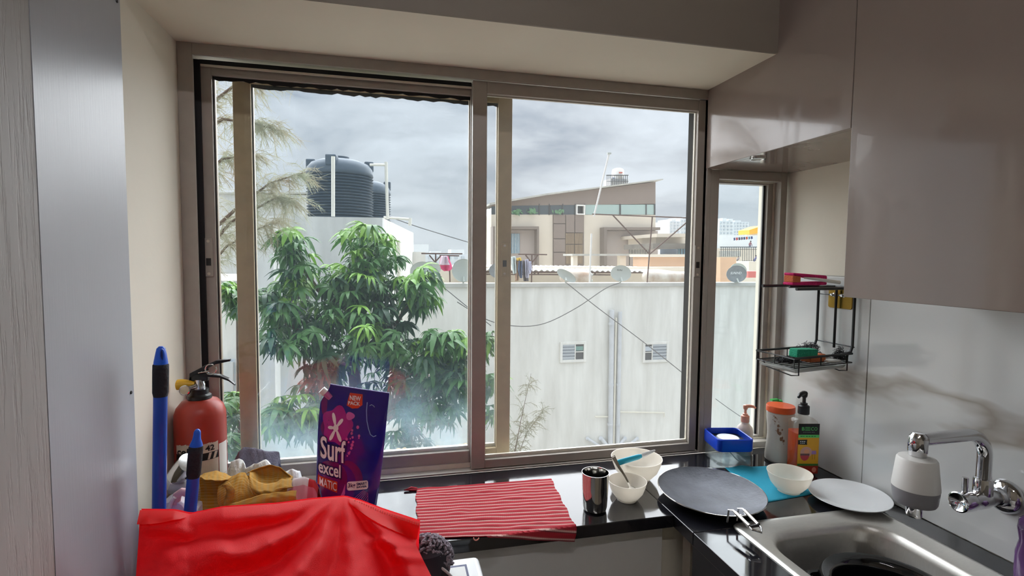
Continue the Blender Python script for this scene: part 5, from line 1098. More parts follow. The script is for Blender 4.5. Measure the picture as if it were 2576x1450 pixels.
# charcoal chenille duster
t = thing('chenille_duster', 'charcoal chenille duster with black cuff beside the red bag', 'duster', (.05, 1.02, WMZ)); CH = mat('charcoal_chenille', (138, 128, 138), .95)
rnd = random.Random(11); g = MB(); cc = P(1072, 1412, Y=1.025); RD = .052
for k in range(330):
    a = rnd.random()*2*math.pi; ph = math.acos(rnd.uniform(-.2, 1)); d = Vector((math.sin(ph)*math.cos(a), math.sin(ph)*math.sin(a)*.7, math.cos(ph)*.95)); p = cc+d*RD; s_ = d.orthogonal().normalized(); s_ = Matrix.Rotation(rnd.random()*6, 4, d) @ s_
    g.tube([p-s_*.006-d*.004, p-s_*.003+d*.004, p+s_*.003+d*.005, p+s_*.006-d*.003], .0024, 5)
g.build('chenille_loops', CH, t, smooth=True, fix=False)['kind'] = 'stuff'
MB().lathe([(.0, -.05), (RD*.9, -.045), (RD*.96, 0), (RD*.8, RD*.55), (RD*.3, RD*.88), (0, RD*.92)], tuple(cc), n=24).build('pad', mat('dark_pad', (44, 38, 46), .95), t, smooth=True)
def cuff(u, v):
    x0 = P(1066+74*u, 1424+14*u-10*math.sin(u*3)+20*u*u, Y=1.0-.02*u); return (x0.x, x0.y-.01*math.sin(v*2), max(WMZ+.004, x0.z-.08*v))
MB().grid(cuff, 16, 6).build('cuff', mat('black_cuff_cloth', (20, 20, 24), .8), t, smooth=True, solid=.003)
MB().tube([Vector(cuff(u/16, 0)) for u in range(17)], .0028, 8).build('trim', mat('pale_grey_trim', (176, 172, 172), .8), t, smooth=True)

# ---------------------------------------------------------------- red bag
RB = mat('red_nonwoven_fabric', (250, 38, 48), .58, spec=.28, translucent=.45, bump=.25, bscale=700); RB2 = mat('bright_red_hem_fabric', (246, 20, 24), .5, translucent=.6)
topx = [(352, 1284), (440, 1285), (478, 1294), (560, 1277), (640, 1272), (700, 1268), (780, 1257), (868, 1250), (905, 1260), (960, 1281), (1057, 1313)]
lft = [(352, 1284), (349, 1350), (342, 1450), (338, 1600)]; rgt = [(1057, 1313), (1046, 1372), (1062, 1404), (1088, 1452), (1120, 1600)]
def along(pl, u):
    d = [0]; 
    for a, b in zip(pl[:-1], pl[1:]): d.append(d[-1]+math.hypot(b[0]-a[0], b[1]-a[1]))
    q = u*d[-1]
    for i in range(len(pl)-1):
        if q <= d[i+1] or i == len(pl)-2:
            f_ = (q-d[i])/(d[i+1]-d[i]); return (pl[i][0]+(pl[i+1][0]-pl[i][0])*f_, pl[i][1]+(pl[i+1][1]-pl[i][1])*f_)
def seg_d(p, a, b):
    ax, ay = b[0]-a[0], b[1]-a[1]; q = max(0, min(1, ((p[0]-a[0])*ax+(p[1]-a[1])*ay)/(ax*ax+ay*ay))); return math.hypot(p[0]-a[0]-q*ax, p[1]-a[1]-q*ay), q
RIDGES = [(2.98, .10, .030), (2.76, .07, -.016), (2.60, .09, .030), (2.36, .08, -.020), (2.15, .12, .026), (1.80, .10, -.014), (1.50, .14, .022), (1.15, .09, -.016), (.92, .10, .026), (.66, .07, -.012)]
FOLDS = [((1000, 1400), (1062, 1404), 12, .012), ((380, 1330), (470, 1345), 14, .010), ((420, 1400), (560, 1380), 16, .008), ((930, 1360), (1046, 1374), 12, .010)]
def bagpx(u, v):
    tx, ty = along(topx, u); yb = 1600; l = along(lft, v); r = along(rgt, v)
    x = tx+(l[0]-352)*(1-u)+(r[0]-1057)*u; y = ty+(yb-ty)*v; return x, y
def bagf(u, v):
    x, y = bagpx(u, v); dx_, dy_ = x-868, y-1236; rr = math.hypot(dx_, dy_); th = math.atan2(dy_, dx_)+.10*math.sin(rr/95)+.05*noise.noise(Vector((x*.01, y*.01, 9)))
    b = sum(am*min(1, rr/230)*math.exp(-((th-t0)/(wd*(1+60/(rr+40))))**2) for t0, wd, am in RIDGES)
    for a, c, w, h in FOLDS:
        d, q = seg_d((x, y), a, c); b += h*(.5+.5*math.cos(math.pi*d/(w*2))) if d < w*2 else 0
    nb = .006*noise.noise(Vector((x*.012, y*.014, 2)))+.003*noise.noise(Vector((x*.03, y*.03, 5)))
    Y = .955-.26*math.sin(math.pi*min(1, .10+.82*u))**.6*(v**.75)-b*min(1, .25+v*6)-nb*min(1, v*6)
    p = P(x, y, Y=Y); p.z = max(p.z, WMZ+.004); return p
t = thing('red_bag', 'crumpled red non-woven bag in front at the bottom left', 'bag', (-.15, .85, WMZ))
MB().grid(bagf, 150, 80).build('front_panel', RB, t, smooth=True, fix=False)
def bagb(u, v):
    p = bagf(u, 0); return (p.x, p.y+.005+.10*(math.sin(math.pi*u)*.6+.4)*min(1, v*2.5), p.z*(1-v)+(WMZ+.004)*v-.012*math.sin(math.pi*min(1, v*4)))
MB().grid(bagb, 60, 20).build('back_panel', RB, t, smooth=True, fix=False)
def hem(u0, u1, k):
    def fn(u, v):
        uu = u0+(u1-u0)*u; x, y = bagpx(uu, 0); w = (44 if k else 36)*v*math.sin(math.pi*min(1, max(.0, u if k else 1-u)*.5+.02))**.5
        q = P(x+w*(-.22 if not k else -.18), y+w, Y=min(bagf(uu, w/(1600-y)).y, bagf(uu, 0).y)-.005); return q
    return fn
for u0, u1, k in ((0, .165, 0), (.74, 1, 1)):
    fnh = hem(u0, u1, k); o = MB().grid(fnh, 30, 4).build('hem', RB2, t, smooth=True, fix=False)
    if k:
        for vv in (.12, .2):
            pts = [fnh(i/60, vv)+Vector((0, -.0012, 0)) for i in range(61)]
            g = MB(); [g.tube([pts[i], pts[i+1]], .0005, 4) for i in range(4, 60, 2)]; g.build('stitching', mat('pink_thread', (240, 120, 110), .8), o)
# ---------------------------------------------------------------- two blue handles
def stick(lab, top, bot, Y, r, kind):
    a = P(*top, Y=Y); b = P(*bot, Y=Y); ax = (a-b).normalized(); ln_ = (a-b).length; z = lambda s: a-ax*s
    t = thing('mop_handle', lab, 'mop handle', tuple(b+ax*-.0), 'blue plastic handles behind the bag')
    base = Vector((b.x, b.y, .03))
    MB().tube([base, b, z(.095)], r, 20).build('shaft', K['blue'], t, smooth=True)
    MB().tube([z(.098), z(.090), z(.050), z(.036), z(.034)], [r*1.0, r*1.14, r*1.16, r*1.14, r*1.02], 20).build('grip', K['bluegrip'], t, smooth=True)
    CAP = mat('bright_blue_cap', (24, 96, 220), .35)
    if kind:
        c = MB().tube([z(.036), z(.030), z(.014), z(.004), z(.0)], [r*1.05, r*1.0, r*.78, r*.62, r*.3], 20).build('end_cap', CAP, t, smooth=True)
        cen = z(.016)+Vector((.0055, -.008, 0)); MB().tube([cen+Vector((.004*math.cos(q)*.9, -.0015, .012*math.sin(q))) for q in [2*math.pi*k/20 for k in range(20)]], .0014, 6, closed=True).build('hang_ring', CAP, c, smooth=True)
        MB().lathe([(0, .0), (.0034, .0), (0, .001)], M=Matrix.Translation(cen+Vector((0, -.001, 0))) @ Matrix.Diagonal((1, 1, 3, 1)) @ Matrix.Rotation(math.pi/2, 4, 'X'), n=16).build('hang_hole', mat('dark_blue_hole', (10, 40, 110), .6), c)
    else:
        MB().tube([z(.036), z(.030), z(.020), z(.012), z(.006), z(.002), z(0)], [r*1.05, r*.98, r*.66, r*.58, r*.56, r*.4, r*.15], 20).build('end_cap', CAP, t, smooth=True)
stick('tall blue mop handle with holed cap against the cream reveal', (405, 872), (400, 1290), 1.108, .0118, True)
stick('short blue mop handle with nipple cap before the fire extinguisher', (497, 1080), (478, 1292), 1.112, .0112, False)

# ---------------------------------------------------------------- fire extinguisher
ec = P(506, 1120, Y=1.405); EX, EY = max(ec.x, XL+.062), 1.405; R0 = .0575; ez = lambda y: P(506, y, Y=EY).z
t = thing('fire_extinguisher', 'red fire extinguisher with worn label in the window corner', 'fire extinguisher', (EX, EY, ZC)); RED = mat('dusty_red_enamel', (178, 60, 46), .38, var=.15, vscale=10)
zs_ = ez(1042); zn = ez(998)
hN = zn-ZC; hS = zs_-ZC
MB().lathe([(0, .001), (R0*.9, .001), (R0, .008), (R0, hS-.01), (R0*.985, hS+.004), (R0*.9, hS+(hN-hS)*.45), (R0*.7, hS+(hN-hS)*.78), (R0*.42, hN-.004), (R0*.33, hN), (R0*.30, hN+.012), (0, hN+.012)], (EX, EY, ZC), n=56).build('cylinder', RED, t, smooth=True, angle=70)
MB().lathe([(R0*.47, 0), (R0*.45, .008), (R0*.36, .012), (R0*.34, .024), (0, .024)], (EX, EY, zn-.004), n=32).build('neck_collar', K['black'], t, smooth=True)
zv = zn+.02
MB().lathe([(0, 0), (.013, 0), (.013, .012), (.011, .016), (.011, .024), (0, .024)], (EX, EY, zv), n=24).build('valve', K['chrome'], t, smooth=True)
MB().tube([(EX-.004, EY-.012, zv+.010), (EX-.020, EY-.024, zv+.006)], .006, 12).build('gauge_stem', K['chrome'], t, smooth=True)
gm = Matrix.Translation((EX-.022, EY-.028, zv+.004)) @ Matrix.Rotation(math.radians(75), 4, 'X')
ga = MB().lathe([(0, -.004), (.012, -.004), (.0125, .004), (.0105, .0055), (.0105, .0045), (0, .0045)], M=gm, n=28).build('gauge', K['chrome'], t, smooth=True)
MB().lathe([(0, .0046), (.010, .0046), (.0, .005)], M=gm, n=24).build('gauge_face', mat('gauge_face', (200, 190, 160), .4), ga)
MB().lathe([(.006, -.005), (.0075, 0), (.0115, .012), (.0135, .026), (.013, .034), (.009, .036), (0, .036)], M=Matrix.Translation((EX-.012, EY-.008, zv+.014)) @ Matrix.Rotation(-math.pi/2, 4, 'Y'), n=24).build('nozzle', mat('yellow_nozzle', (226, 176, 40), .4), t, smooth=True)
def lever(pts, w, th, name):
    g = MB(); L0 = []
    for (x, z, k) in pts: L0.append([Vector((EX+x, EY+sy*w*k, zv+z+sz*th*k)) for sy, sz in ((-1, -1), (1, -1), (1, 1), (-1, 1))])
    return loft(g, L0, True).build(name, K['black'], t, bevel=.0015)
lever([(-.020, .018, 1), (-.018, .036, 1.1), (.012, .052, 1), (.040, .066, .9), (.072, .070, .5)], .009, .005, 'carry_handle')
lever([(.0, .036, 1), (.020, .034, 1), (.048, .030, .9), (.068, .020, .8), (.082, .006, .5)], .009, .0035, 'squeeze_lever')
MB().box(EX-.018, EX+.022, EY-.0085, EY+.0085, zv+.02, zv+.04).build('lever_bracket', K['black'], t, bevel=.003)
MB().tube([(EX+.030+.0125*math.cos(q), EY-.011, zv+.050+.0125*math.sin(q)) for q in [2*math.pi*k/24 for k in range(24)]], .0015, 8, closed=True).build('safety_ring', K['steel2'], t, smooth=True)
MB().tube([(EX+.002, EY-.012, zv+.042), (EX+.026, EY-.011, zv+.046)], .0014, 6).build('safety_pin', K['steel2'], t)
def xf(off):
    def fn(x, y): a = math.radians(-71)+x/R0; return (EX+(R0+off)*math.cos(a), EY+(R0+off)*math.sin(a), ZC+y)
    return fn
zl0 = ez(1098)-ZC; zl1 = .03
PW = mat('aged_cream_label', (214, 198, 178), .6, var=.15, vscale=30); PK = mat('worn_black_print', (28, 26, 28), .6)
edge = [(-.062, zl0-.004)] + [(-.062+.0992*k/20, zl0-.003+.004*noise.noise(Vector((k*.9, 1, 3)))) for k in range(1, 21)] + [(.038, zl1), (-.062, zl1)]
def strip2d(x0, x1, y0, y1, n=16): 
    vs = [(x0+(x1-x0)*i/n, y) for y in (y0, y1) for i in range(n+1)]; return vs, [(i, i+1, n+2+i, n+1+i) for i in range(n)]
lb = decal('label', strip2d(-.062, .038, zl1, zl0-.006, 24), xf(.0006), PW, t)
for k in range(20):                                              # torn upper border
    x = -.062+.1*k/20; hh_ = .002+.006*abs(noise.noise(Vector((k*.7, 2, 5)))); decal('label_tear', ([(x, zl0-.0062), (x+.005, zl0-.0062), (x+.005, zl0-.006+hh_), (x, zl0-.006+hh_*.8)], [(0, 1, 2, 3)]), xf(.0006), PW, lb)
decal('side_label', strip2d(.040, .072, zl1, zl0-.012, 10), xf(.0007), mat('white_side_label', (224, 218, 210), .6), t)
band = zl0-.044
decal('label_band', strip2d(-.062, .038, band, band+.018, 24), xf(.0010), PK, lb)
decal('lettering', fit(text2d('cel', bold=.03, shear=.1), .032, .018), xf(.0012), PK, lb, -.058, zl0-.028)
decal('lettering', fit(text2d('42', bold=.03), .020, .014), xf(.0012), PK, lb, .008, zl0-.022)
decal('label_line', strip2d(-.058, .030, zl0-.0315, zl0-.0300, 16), xf(.0012), PK, lb)
for k, (x, w) in enumerate(((-.050, .022), (.012, .010), (.024, .012))): decal('band_wedge', ([(x, band+.001), (x+w*.5, band+.001), (x+w, band+.017), (x+w*.4, band+.017)], [(0, 1, 2, 3)]), xf(.0014), PW, lb)
decal('label_band', strip2d(-.062, -.025, band-.014, band-.004, 10), xf(.0010), mat('slate_blue_print', (60, 90, 120), .6), lb)
rnd = random.Random(6)
for k in range(9): decal('fine_print', strip2d(-.012+rnd.random()*.004, .034-rnd.random()*.01, zl1+.006+.0058*k, zl1+.0068+.0058*k, 6), xf(.0012), mat('faded_brown_print', (150, 124, 104), .7), lb)
for k in range(12): decal('fine_print', strip2d(.044, .066-rnd.random()*.008, zl1+.008+.006*k, zl1+.0088+.006*k, 4), xf(.0012), mat('faded_red_print', (190, 140, 130), .7), lb)

# ---------------------------------------------------------------- detergent pouch
t = thing('detergent_pouch', 'dark blue liquid detergent pouch reading Surf excel MATIC', 'pouch', tuple(P(875, 1278, Z=ZC)))
YP = P(948, 1276, Z=ZC).y-.01
PL = [(60, 1305), (62, 1150), (70, 900), (80, 640), (92, 430), (108, 300), (150, 225), (196, 170), (212, 112)]
PR = [(690, 1390), (722, 1180), (752, 940), (782, 660), (806, 400), (826, 205)]
def edge_x(pl, q):
    """left or right outline of the pouch at height q"""
    k = q*(len(pl)-1); i = min(int(k), len(pl)-2); f_ = k-i; return (pl[i][0]+(pl[i+1][0]-pl[i][0])*f_, pl[i][1]+(pl[i+1][1]-pl[i][1])*f_)
def by_len(pl):
    tot = pl[0][1]-pl[-1][1]
    def g(q):
        y = pl[0][1]-q*tot
        for a, b in zip(pl[:-1], pl[1:]):
            if y >= b[1]-1e-6: f_ = (a[1]-y)/(a[1]-b[1]); return (a[0]+(b[0]-a[0])*f_, y)
        return pl[-1]
    return g
gl, gr_ = by_len(PL), by_len(PR)
nrm_ = Vector((.05, -1, .08)).normalized()
def pch(s, q, side=1, off=0.):
    """s across 0..1, q up 0..1 on the pouch face"""
    l = gl(q); r = gr_(q); x = l[0]+(r[0]-l[0])*s; y = l[1]+(r[1]-l[1])*s
    p = P(780+x/4.141, 940+y/4.143, Y=YP+.025*q)
    bulge = .036*(1-q)**.75*math.sin(math.pi*max(0, min(1, s)))**.6+.004*math.sin(math.pi*s)+.0022*noise.noise(Vector((s*5, q*7, 3)))*math.sin(math.pi*s)
    p = p+nrm_*side*(bulge+off); p.z = max(p.z, ZC+.0015); return p
PB = mat('navy_blue_film', (26, 24, 150), .2, spec=.6, var=.35, vscale=4, col2=(52, 12, 112), coat=.3)
MB().grid(lambda u, v: pch(u, v), 40, 50).build('front_film', PB, t, smooth=True, fix=False); MB().grid(lambda u, v: pch(u, v, -1), 24, 30).build('back_film', PB, t, smooth=True, fix=False)
MB().tube([pch(u/20, 0) for u in range(21)], .0015, 6).build('bottom_seal', PB, t)
MB().tube([pch(u/20, 1) for u in range(21)], .0012, 6).build('top_seal', mat('pale_seal_edge', (150, 150, 220), .3), t)
sp0 = pch(.02, .915)+Vector((-.002, 0, .002)); MB().tube([sp0+Vector((.012, 0, -.012)), sp0+Vector((-.002, 0, .002))], .008, 16).build('spout', mat('pink_spout', (196, 110, 170), .3), t, smooth=True)
MB().tube([sp0+Vector((-.001, 0, .001)), sp0+Vector((-.010, 0, .010))], .010, 16).build('spout_cap', K['wplastic'], t, smooth=True)
# print: photo pixels in the pouch crop (911 by 1450) give s, q
def cs(x, y):
    q = 1-(y-110)/1190; s_ = .5
    for _ in range(12):
        q = max(.003, min(.995, q)); l = gl(q); r = gr_(q); s_ = (x-l[0])/(r[0]-l[0]); yy = l[1]+(r[1]-l[1])*s_; q += (yy-y)/1190
    return max(0.004, min(.996, s_)), max(.003, min(.995, q))
def pm(off):
    def fn(x, y): s, q = cs(x, y); return pch(s, q, 1, off)
    return fn
def ink(pts, m, off, cuts=2, name='print'): return decal(name, shape2d(pts, cuts), pm(off), m, t)
MGN = mat('magenta_print', (172, 40, 140), .25, coat=.2); PNK = mat('pink_print_light', (206, 96, 178), .25); DPU = mat('plum_print', (112, 26, 104), .25); WHT = mat('white_pack_print', (240, 236, 236), .3); NAV = mat('navy_outline', (18, 12, 84), .3); ORD = mat('orange_red_print', (212, 62, 34), .3)
def blob(cx, cy, rx, ry, lob, amp, ph, n=40): return [(cx+rx*(1+amp*math.cos(lob*a+ph))*math.cos(a), cy+ry*(1+amp*math.cos(lob*a+ph))*math.sin(a)) for a in [2*math.pi*k/n for k in range(n)]]
ink(blob(285, 530, 150, 190, 5, .12, .5), MGN, .0006); ink(blob(420, 430, 44, 40, 3, .1, 0, 20), PNK, .0009, 1); ink(blob(180, 560, 60, 100, 2, .1, 0, 24), DPU, .0004, 1); ink(blob(150, 300, 30, 150, 2, .1, 0, 20), DPU, .0004, 1)
ink(blob(235, 1090, 150, 220, 3, .08, 1.2), DPU, .0006); ink([(300, 1270), (345, 1180), (372, 1100), (370, 1200), (330, 1275)], PNK, .0008, 1)
band_ = [(440+180*math.sin(a)*1.0-70, 1080-210*math.cos(a)) for a in [.1+1.45*k/12 for k in range(13)]]; ink(band_+[(x-70, y+28) for x, y in band_[::-1]], DPU, .0005, 1)
def petal(x0, y0, x1, y1, w):
    ax, ay = x1-x0, y1-y0; l = math.hypot(ax, ay); nx, ny = -ay/l, ax/l; out = []
    for k in range(15):
        a = math.pi*2*k/15; u = .5-.5*math.cos(a); ww = w*math.sin(a)*(.35+.65*u); out.append((x0+ax*u+nx*ww, y0+ay*u+ny*ww))
    return out
for x1, y1, w in ((243, 398, 24), (345, 458, 24), (190, 548, 24), (210, 680, 24), (325, 690, 24)): ink(petal(272, 552, x1, y1, w), WHT, .0013, 0)
ink(ell(272, 552, 28, 36, 14), WHT, .0014, 0)
def word(body, x0, y0, w, h, m, off, rise=0, bold=0, shear=0):
    vs, fs = fit(text2d(body, bold=bold, shear=shear), w, h); return decal('lettering', ([(x0+x, y0-y+rise*x) for x, y in vs], fs), pm(off), m, t)
for m, bold, off, g_ in ((NAV, .09, .0018, 12), (WHT, .02, .0023, 0)):
    word('Surf', 112-g_, 862+g_, 262+2*g_, 225+2*g_, m, off, .16, bold); word('excel', 92-g_, 1010+g_, 232+2*g_, 130+2*g_, m, off, .16, bold)
ink([(85, 1040), (292, 1085), (290, 1192), (78, 1135)], ORD, .0014, 3); word('MATIC', 104, 1133, 180, 80, WHT, .0042, .22, .01)
ink([(418, 196), (548, 212), (545, 320), (500, 352), (440, 355), (384, 322), (400, 250)], ORD, .0012, 1); word('NEW', 415, 268, 115, 48, WHT, .0018, .12, .03); word('PACK', 398, 315, 124, 38, WHT, .0018, .10, .03)
ink(rrect(390, 1080, 604, 1168, 22), WHT, .0012, 1); word('3kg', 400, 1150, 74, 56, NAV, .0017, .0, .02); word('SMART', 486, 1122, 106, 28, NAV, .0017, 0, .03); word('SAVER', 486, 1148, 106, 18, NAV, .0017, 0, .04)
rnd = random.Random(3)
for x, y, r in ((498, 542, 15), (512, 628, 12), (441, 572, 11), (436, 602, 13), (446, 642, 11), (385, 660, 13), (405, 690, 9), (450, 688, 12), (440, 718, 15), (432, 750, 13), (408, 800, 13), (392, 826, 8), (418, 786, 8), (510, 650, 7), (422, 655, 7)): ink(ell(x, y, r, r*1.2, 12), PNK, .0013, 0)
for k in range(8):
    pts = [(440+22*k+90*(j/8)**1.5*(1-.12*k)+30*j/8, 1275+8*k-100*(j/8)) for j in range(9)]; pts = [(x if x < 600 else 600, y) for x, y in pts]; ink(pts+[(x+4, y+3) for x, y in pts[::-1]], PNK, .0010, 0)
hp = [cs(596+x, y) for x, y in ((0, 292), (-8, 380), (-4, 480), (12, 560), (32, 620), (62, 645), (92, 635))]
MB().tube([pch(s, q, 1, .0012) for s, q in hp], .0011, 6).build('handle_cut', mat('pale_blue_edge', (150, 170, 230), .25), t); MB().tube([pch(*cs(x, y), 1, .0012) for x, y in ((620, 328), (640, 318), (660, 330), (672, 345))], .0008, 6).build('handle_cut', mat('pale_blue_edge', (170, 180, 230), .25), t)

# ---------------------------------------------------------------- heap of cloths
def drape(name, lab, cat, prof, m, Y0, Y1, foldn, seed, uvs=1, th=.0015, zbase=ZC, amp=.008, parent=None):
    """cloth thrown over a ridge: prof lists (x, y) photo points of the ridge; front hem at Y0, back hem at Y1"""
    def fn(u, v):
        x, y = along(prof, u); Ym = Y0+(Y1-Y0)*.5; r = P(x, y, Y=Ym); w = (v-.5)*2; ph = noise.noise(Vector((u*foldn*.7, seed, v*2.2)))*2+.6*(1-2*abs(noise.noise(Vector((u*foldn*1.3+v*3, seed+9, v*1.2)))))
        hgt = (1-abs(w)**1.6); yy = Ym+w*(Y1-Y0)*.5+amp*ph; sg = noise.noise(Vector((u*foldn*1.7, v*3, seed+3)))
        z = zbase+.002+(r.z-zbase)*max(0, hgt)*(1+.10*sg*(1-hgt))+amp*.5*abs(sg)*hgt*min(1, abs(w)*2); xx = r.x+.010*noise.noise(Vector((u*4, v*4, seed+7)))*abs(w)
        return (max(xx, XL+.004), yy, max(z, zbase+.0015))
    o = MB().grid(fn, 60, 44).build(name, m, None, smooth=True, solid=th, fix=False); return tag(o, lab, cat)
def check_mat(name, a, b, c, su, sv):
    m = mat(name, a, .95, bump=0); t_ = m.node_tree; l_ = t_.links; u_ = nd(t_, 'ShaderNodeUVMap'); s_ = nd(t_, 'ShaderNodeSeparateXYZ'); l_.new(u_.outputs[0], s_.inputs[0]); outs = []
    for i, k in ((0, su), (1, sv)):
        f_ = nd(t_, 'ShaderNodeMath', operation='MULTIPLY'); f_.inputs[1].default_value = k; l_.new(s_.outputs[i], f_.inputs[0]); g_ = nd(t_, 'ShaderNodeMath', operation='FRACT'); l_.new(f_.outputs[0], g_.inputs[0]); h_ = nd(t_, 'ShaderNodeMath', operation='GREATER_THAN'); h_.inputs[1].default_value = .62; l_.new(g_.outputs[0], h_.inputs[0]); outs.append(h_)
    m1 = nd(t_, 'ShaderNodeMix', data_type='RGBA'); m1.inputs['A'].default_value = lin(a); m1.inputs['B'].default_value = lin(b); l_.new(outs[0].outputs[0], m1.inputs['Factor'])
    m2 = nd(t_, 'ShaderNodeMix', data_type='RGBA'); m2.inputs['B'].default_value = lin(c); hf = nd(t_, 'ShaderNodeMath', operation='MULTIPLY'); hf.inputs[1].default_value = .7; l_.new(outs[1].outputs[0], hf.inputs[0]); l_.new(hf.outputs[0], m2.inputs['Factor']); l_.new(m1.outputs['Result'], m2.inputs['A'])
    wv_ = nd(t_, 'ShaderNodeTexChecker', i_Scale=150.0); wv_.inputs[1].default_value = (1, 1, 1, 1); wv_.inputs[2].default_value = (.62, .60, .55, 1); l_.new(u_.outputs[0], wv_.inputs[0])
    m3 = nd(t_, 'ShaderNodeMix', data_type='RGBA', blend_type='MULTIPLY'); m3.inputs['Factor'].default_value = 1; l_.new(m2.outputs['Result'], m3.inputs['A']); l_.new(wv_.outputs[0], m3.inputs['B']); l_.new(m3.outputs['Result'], t_.nodes['Principled BSDF'].inputs['Base Color']); return m
YC = check_mat('mustard_checked_cotton', (190, 134, 34), (180, 138, 66), (200, 160, 88), 9, 12)
t = thing('checked_cloth', 'mustard checked cloth heaped behind the red bag', 'cloth', tuple(P(620, 1290, Y=1.22)))
def fold(A_, B_, bulge, n=40, m_=14):
    """one lobe of the heap, ruled between two edges that lie at their own depths"""
    def pl(L_, u):
        k = u*(len(L_)-1); i = min(int(k), len(L_)-2); f_ = k-i; a = L_[max(i-1, 0)]; b = L_[i]; c = L_[i+1]; d = L_[min(i+2, len(L_)-1)]
        q = [.5*((2*b[j])+(-a[j]+c[j])*f_+(2*a[j]-5*b[j]+4*c[j]-d[j])*f_*f_+(-a[j]+3*b[j]-3*c[j]+d[j])*f_**3) for j in range(3)]; return P(q[0], q[1], Y=q[2])
    def fn(u, v):
        p = pl(A_, u).lerp(pl(B_, u), v); w = math.sin(math.pi*v); p = p+Vector((0, bulge*w+.003*noise.noise(Vector((u*7, v*3, len(A_)))), .002*noise.noise(Vector((u*9, v*5, 4))))); p.z = max(p.z, ZC+.002); return p
    return MB().grid(fn, n, m_).build('fold', YC, t, smooth=True, solid=.0016, fix=False)
fold([(500, 1203, 1.305), (560, 1200, 1.305), (640, 1197, 1.315), (732, 1212, 1.30)], [(500, 1292, 1.275), (580, 1290, 1.275), (660, 1285, 1.27), (738, 1268, 1.26)], .01)
fold([(501, 1199, 1.275), (522, 1190, 1.29), (545, 1186, 1.295), (572, 1195, 1.29), (600, 1206, 1.28)], [(503, 1203, 1.235), (520, 1208, 1.225), (545, 1210, 1.222), (570, 1209, 1.232), (600, 1208, 1.25)], -.004)
fold([(550, 1222, 1.228), (570, 1208, 1.238), (592, 1196, 1.25), (611, 1189, 1.262), (622, 1198, 1.262), (634, 1220, 1.252)], [(557, 1284, 1.205), (570, 1276, 1.198), (586, 1270, 1.198), (604, 1264, 1.204), (624, 1256, 1.212), (645, 1246, 1.218)], -.016)
fold([(560, 1222, 1.212), (570, 1235, 1.206), (566, 1258, 1.198), (562, 1282, 1.192)], [(574, 1214, 1.214), (590, 1230, 1.200), (588, 1256, 1.192), (576, 1280, 1.188)], -.006)
fold([(618, 1194, 1.285), (645, 1180, 1.305), (680, 1171, 1.312), (710, 1181, 1.302), (735, 1206, 1.285)], [(626, 1202, 1.255), (650, 1220, 1.275), (680, 1224, 1.278), (705, 1219, 1.272), (731, 1211, 1.265)], .018)
fold([(627, 1196, 1.255), (652, 1214, 1.240), (685, 1217, 1.236), (712, 1206, 1.246), (735, 1209, 1.266)], [(641, 1245, 1.212), (662, 1244, 1.205), (690, 1239, 1.205), (715, 1230, 1.214), (738, 1226, 1.228)], -.014)
fold([(553, 1282, 1.188), (600, 1263, 1.184), (660, 1245, 1.180), (700, 1239, 1.180), (746, 1235, 1.185)], [(553, 1296, 1.182), (600, 1288, 1.178), (660, 1272, 1.174), (700, 1266, 1.174), (748, 1258, 1.178)], -.011)
WC = mat('white_cotton', (236, 236, 232), .95, bump=.3, bscale=200)
drape('white_cloth', 'bunched white cloth beside the fire extinguisher label', 'cloth', [(572, 1200), (580, 1165), (600, 1158), (618, 1180), (640, 1170), (668, 1160), (690, 1185)], WC, 1.345, 1.405, 9, 11, amp=.008)
drape('white_rag', 'small white rag at the foot of the window frame', 'cloth', [(700, 1205), (716, 1190), (735, 1182), (752, 1190), (758, 1215)], WC, 1.345, 1.43, 6, 14, amp=.006)
drape('grey_cloth', 'crumpled slate grey cloth against the window pane', 'cloth', [(584, 1170), (600, 1140), (612, 1130), (640, 1134), (668, 1136), (700, 1142), (696, 1160), (690, 1185)], mat('slate_grey_terry', (112, 110, 124), .95, bump=.4, bscale=250), 1.41, 1.485, 6, 21, amp=.010)
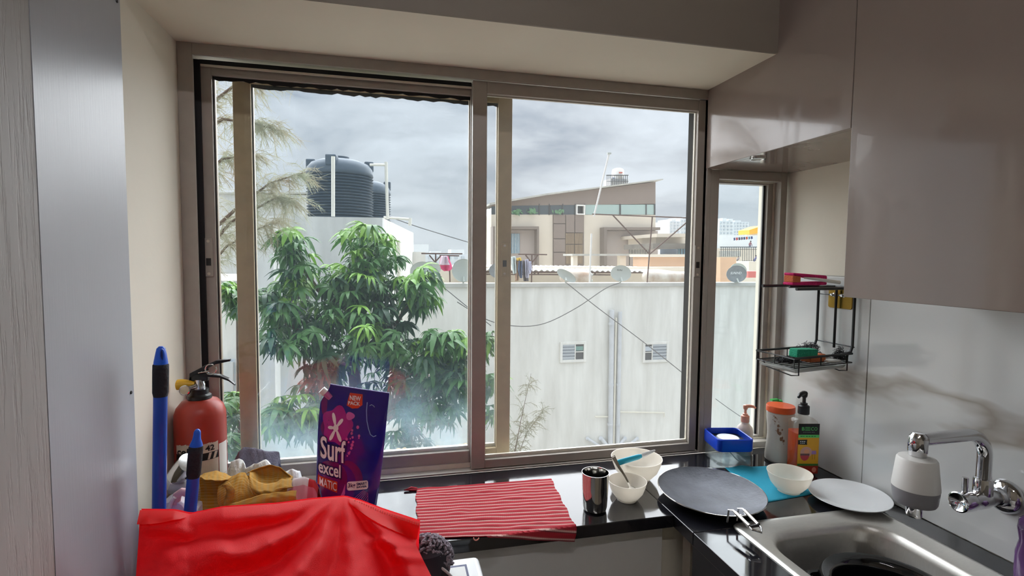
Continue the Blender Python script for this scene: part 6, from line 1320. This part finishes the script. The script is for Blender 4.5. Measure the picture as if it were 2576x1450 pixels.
drape('red_white_cloth', 'red and white cloth between the mustard cloth and the pouch', 'cloth', [(725, 1222), (740, 1208), (765, 1205), (790, 1212), (800, 1232)], check_mat('red_white_printed_cotton', (236, 222, 226), (206, 40, 50), (226, 120, 150), 1.0, 2.6), 1.20, 1.325, 4, 31, amp=.003)

# chrome and white hand shower lying in the corner
t = thing('hand_sprayer', 'white hand sprayer with chrome head lying behind the short blue handle', 'sprayer', tuple(P(450, 1230, Y=1.25)))
ya = 1.24; a = P(478, 1165, Y=ya-.02); b = P(446, 1200, Y=ya); c = P(424, 1228, Y=ya); c.x = max(c.x, XL+.02); d = P(470, 1232, Y=ya-.01)
MB().tube([a, a.lerp(b, .5), b], [.024, .0235, .021], 22).build('chrome_head', K['chrome'], t, smooth=True)
MB().tube([b, b.lerp(c, .4), b.lerp(c, .75), c], [.0205, .0195, .016, .010], 20).build('handle', K['wplastic'], t, smooth=True)
MB().tube([b.lerp(c, .5)+Vector((.0, -.008, -.006)), d], [.016, .013], 16).build('trigger_guard', mat('light_grey_plastic', (172, 172, 176), .4), t, smooth=True)
zz_ = a.lerp(b, .0)
t = thing('pink_organiser', 'pink and white plastic clip box beside the short blue handle', 'box', tuple(P(455, 1280, Y=1.19)))
o0 = P(455, 1278, Y=1.185)
MB().box(o0.x-.045, o0.x+.03, 1.16, 1.225, ZC+.001, o0.z-.004).build('box_body', mat('pale_grey_box', (202, 200, 206), .4), t, bevel=.006)
g = MB(); loft(g, [[Vector((o0.x-.03+.028*math.cos(q)*k_+.018, 1.19, o0.z-.002+.026*math.sin(q)*k_)) + Vector((0, dy_, 0)) for q in [math.pi*i/10 for i in range(11)]] for dy_, k_ in ((-.022, .9), (-.018, 1), (.018, 1), (.022, .9))], True).build('white_arch', mat('lilac_white_plastic', (214, 208, 218), .4), t, smooth=True)
MB().tube([P(442, 1268, Y=1.175), P(446, 1246, Y=1.175), P(458, 1238, Y=1.175), P(470, 1240, Y=1.175), P(482, 1248, Y=1.175)], .0085, 12).build('pink_clip', mat('dusty_pink_plastic', (222, 176, 180), .4), t, smooth=True)
MB().tube([P(424, 1282, Y=1.165), P(432, 1262, Y=1.165), P(440, 1252, Y=1.165)], .004, 10).build('white_rim', K['wplastic'], t, smooth=True)
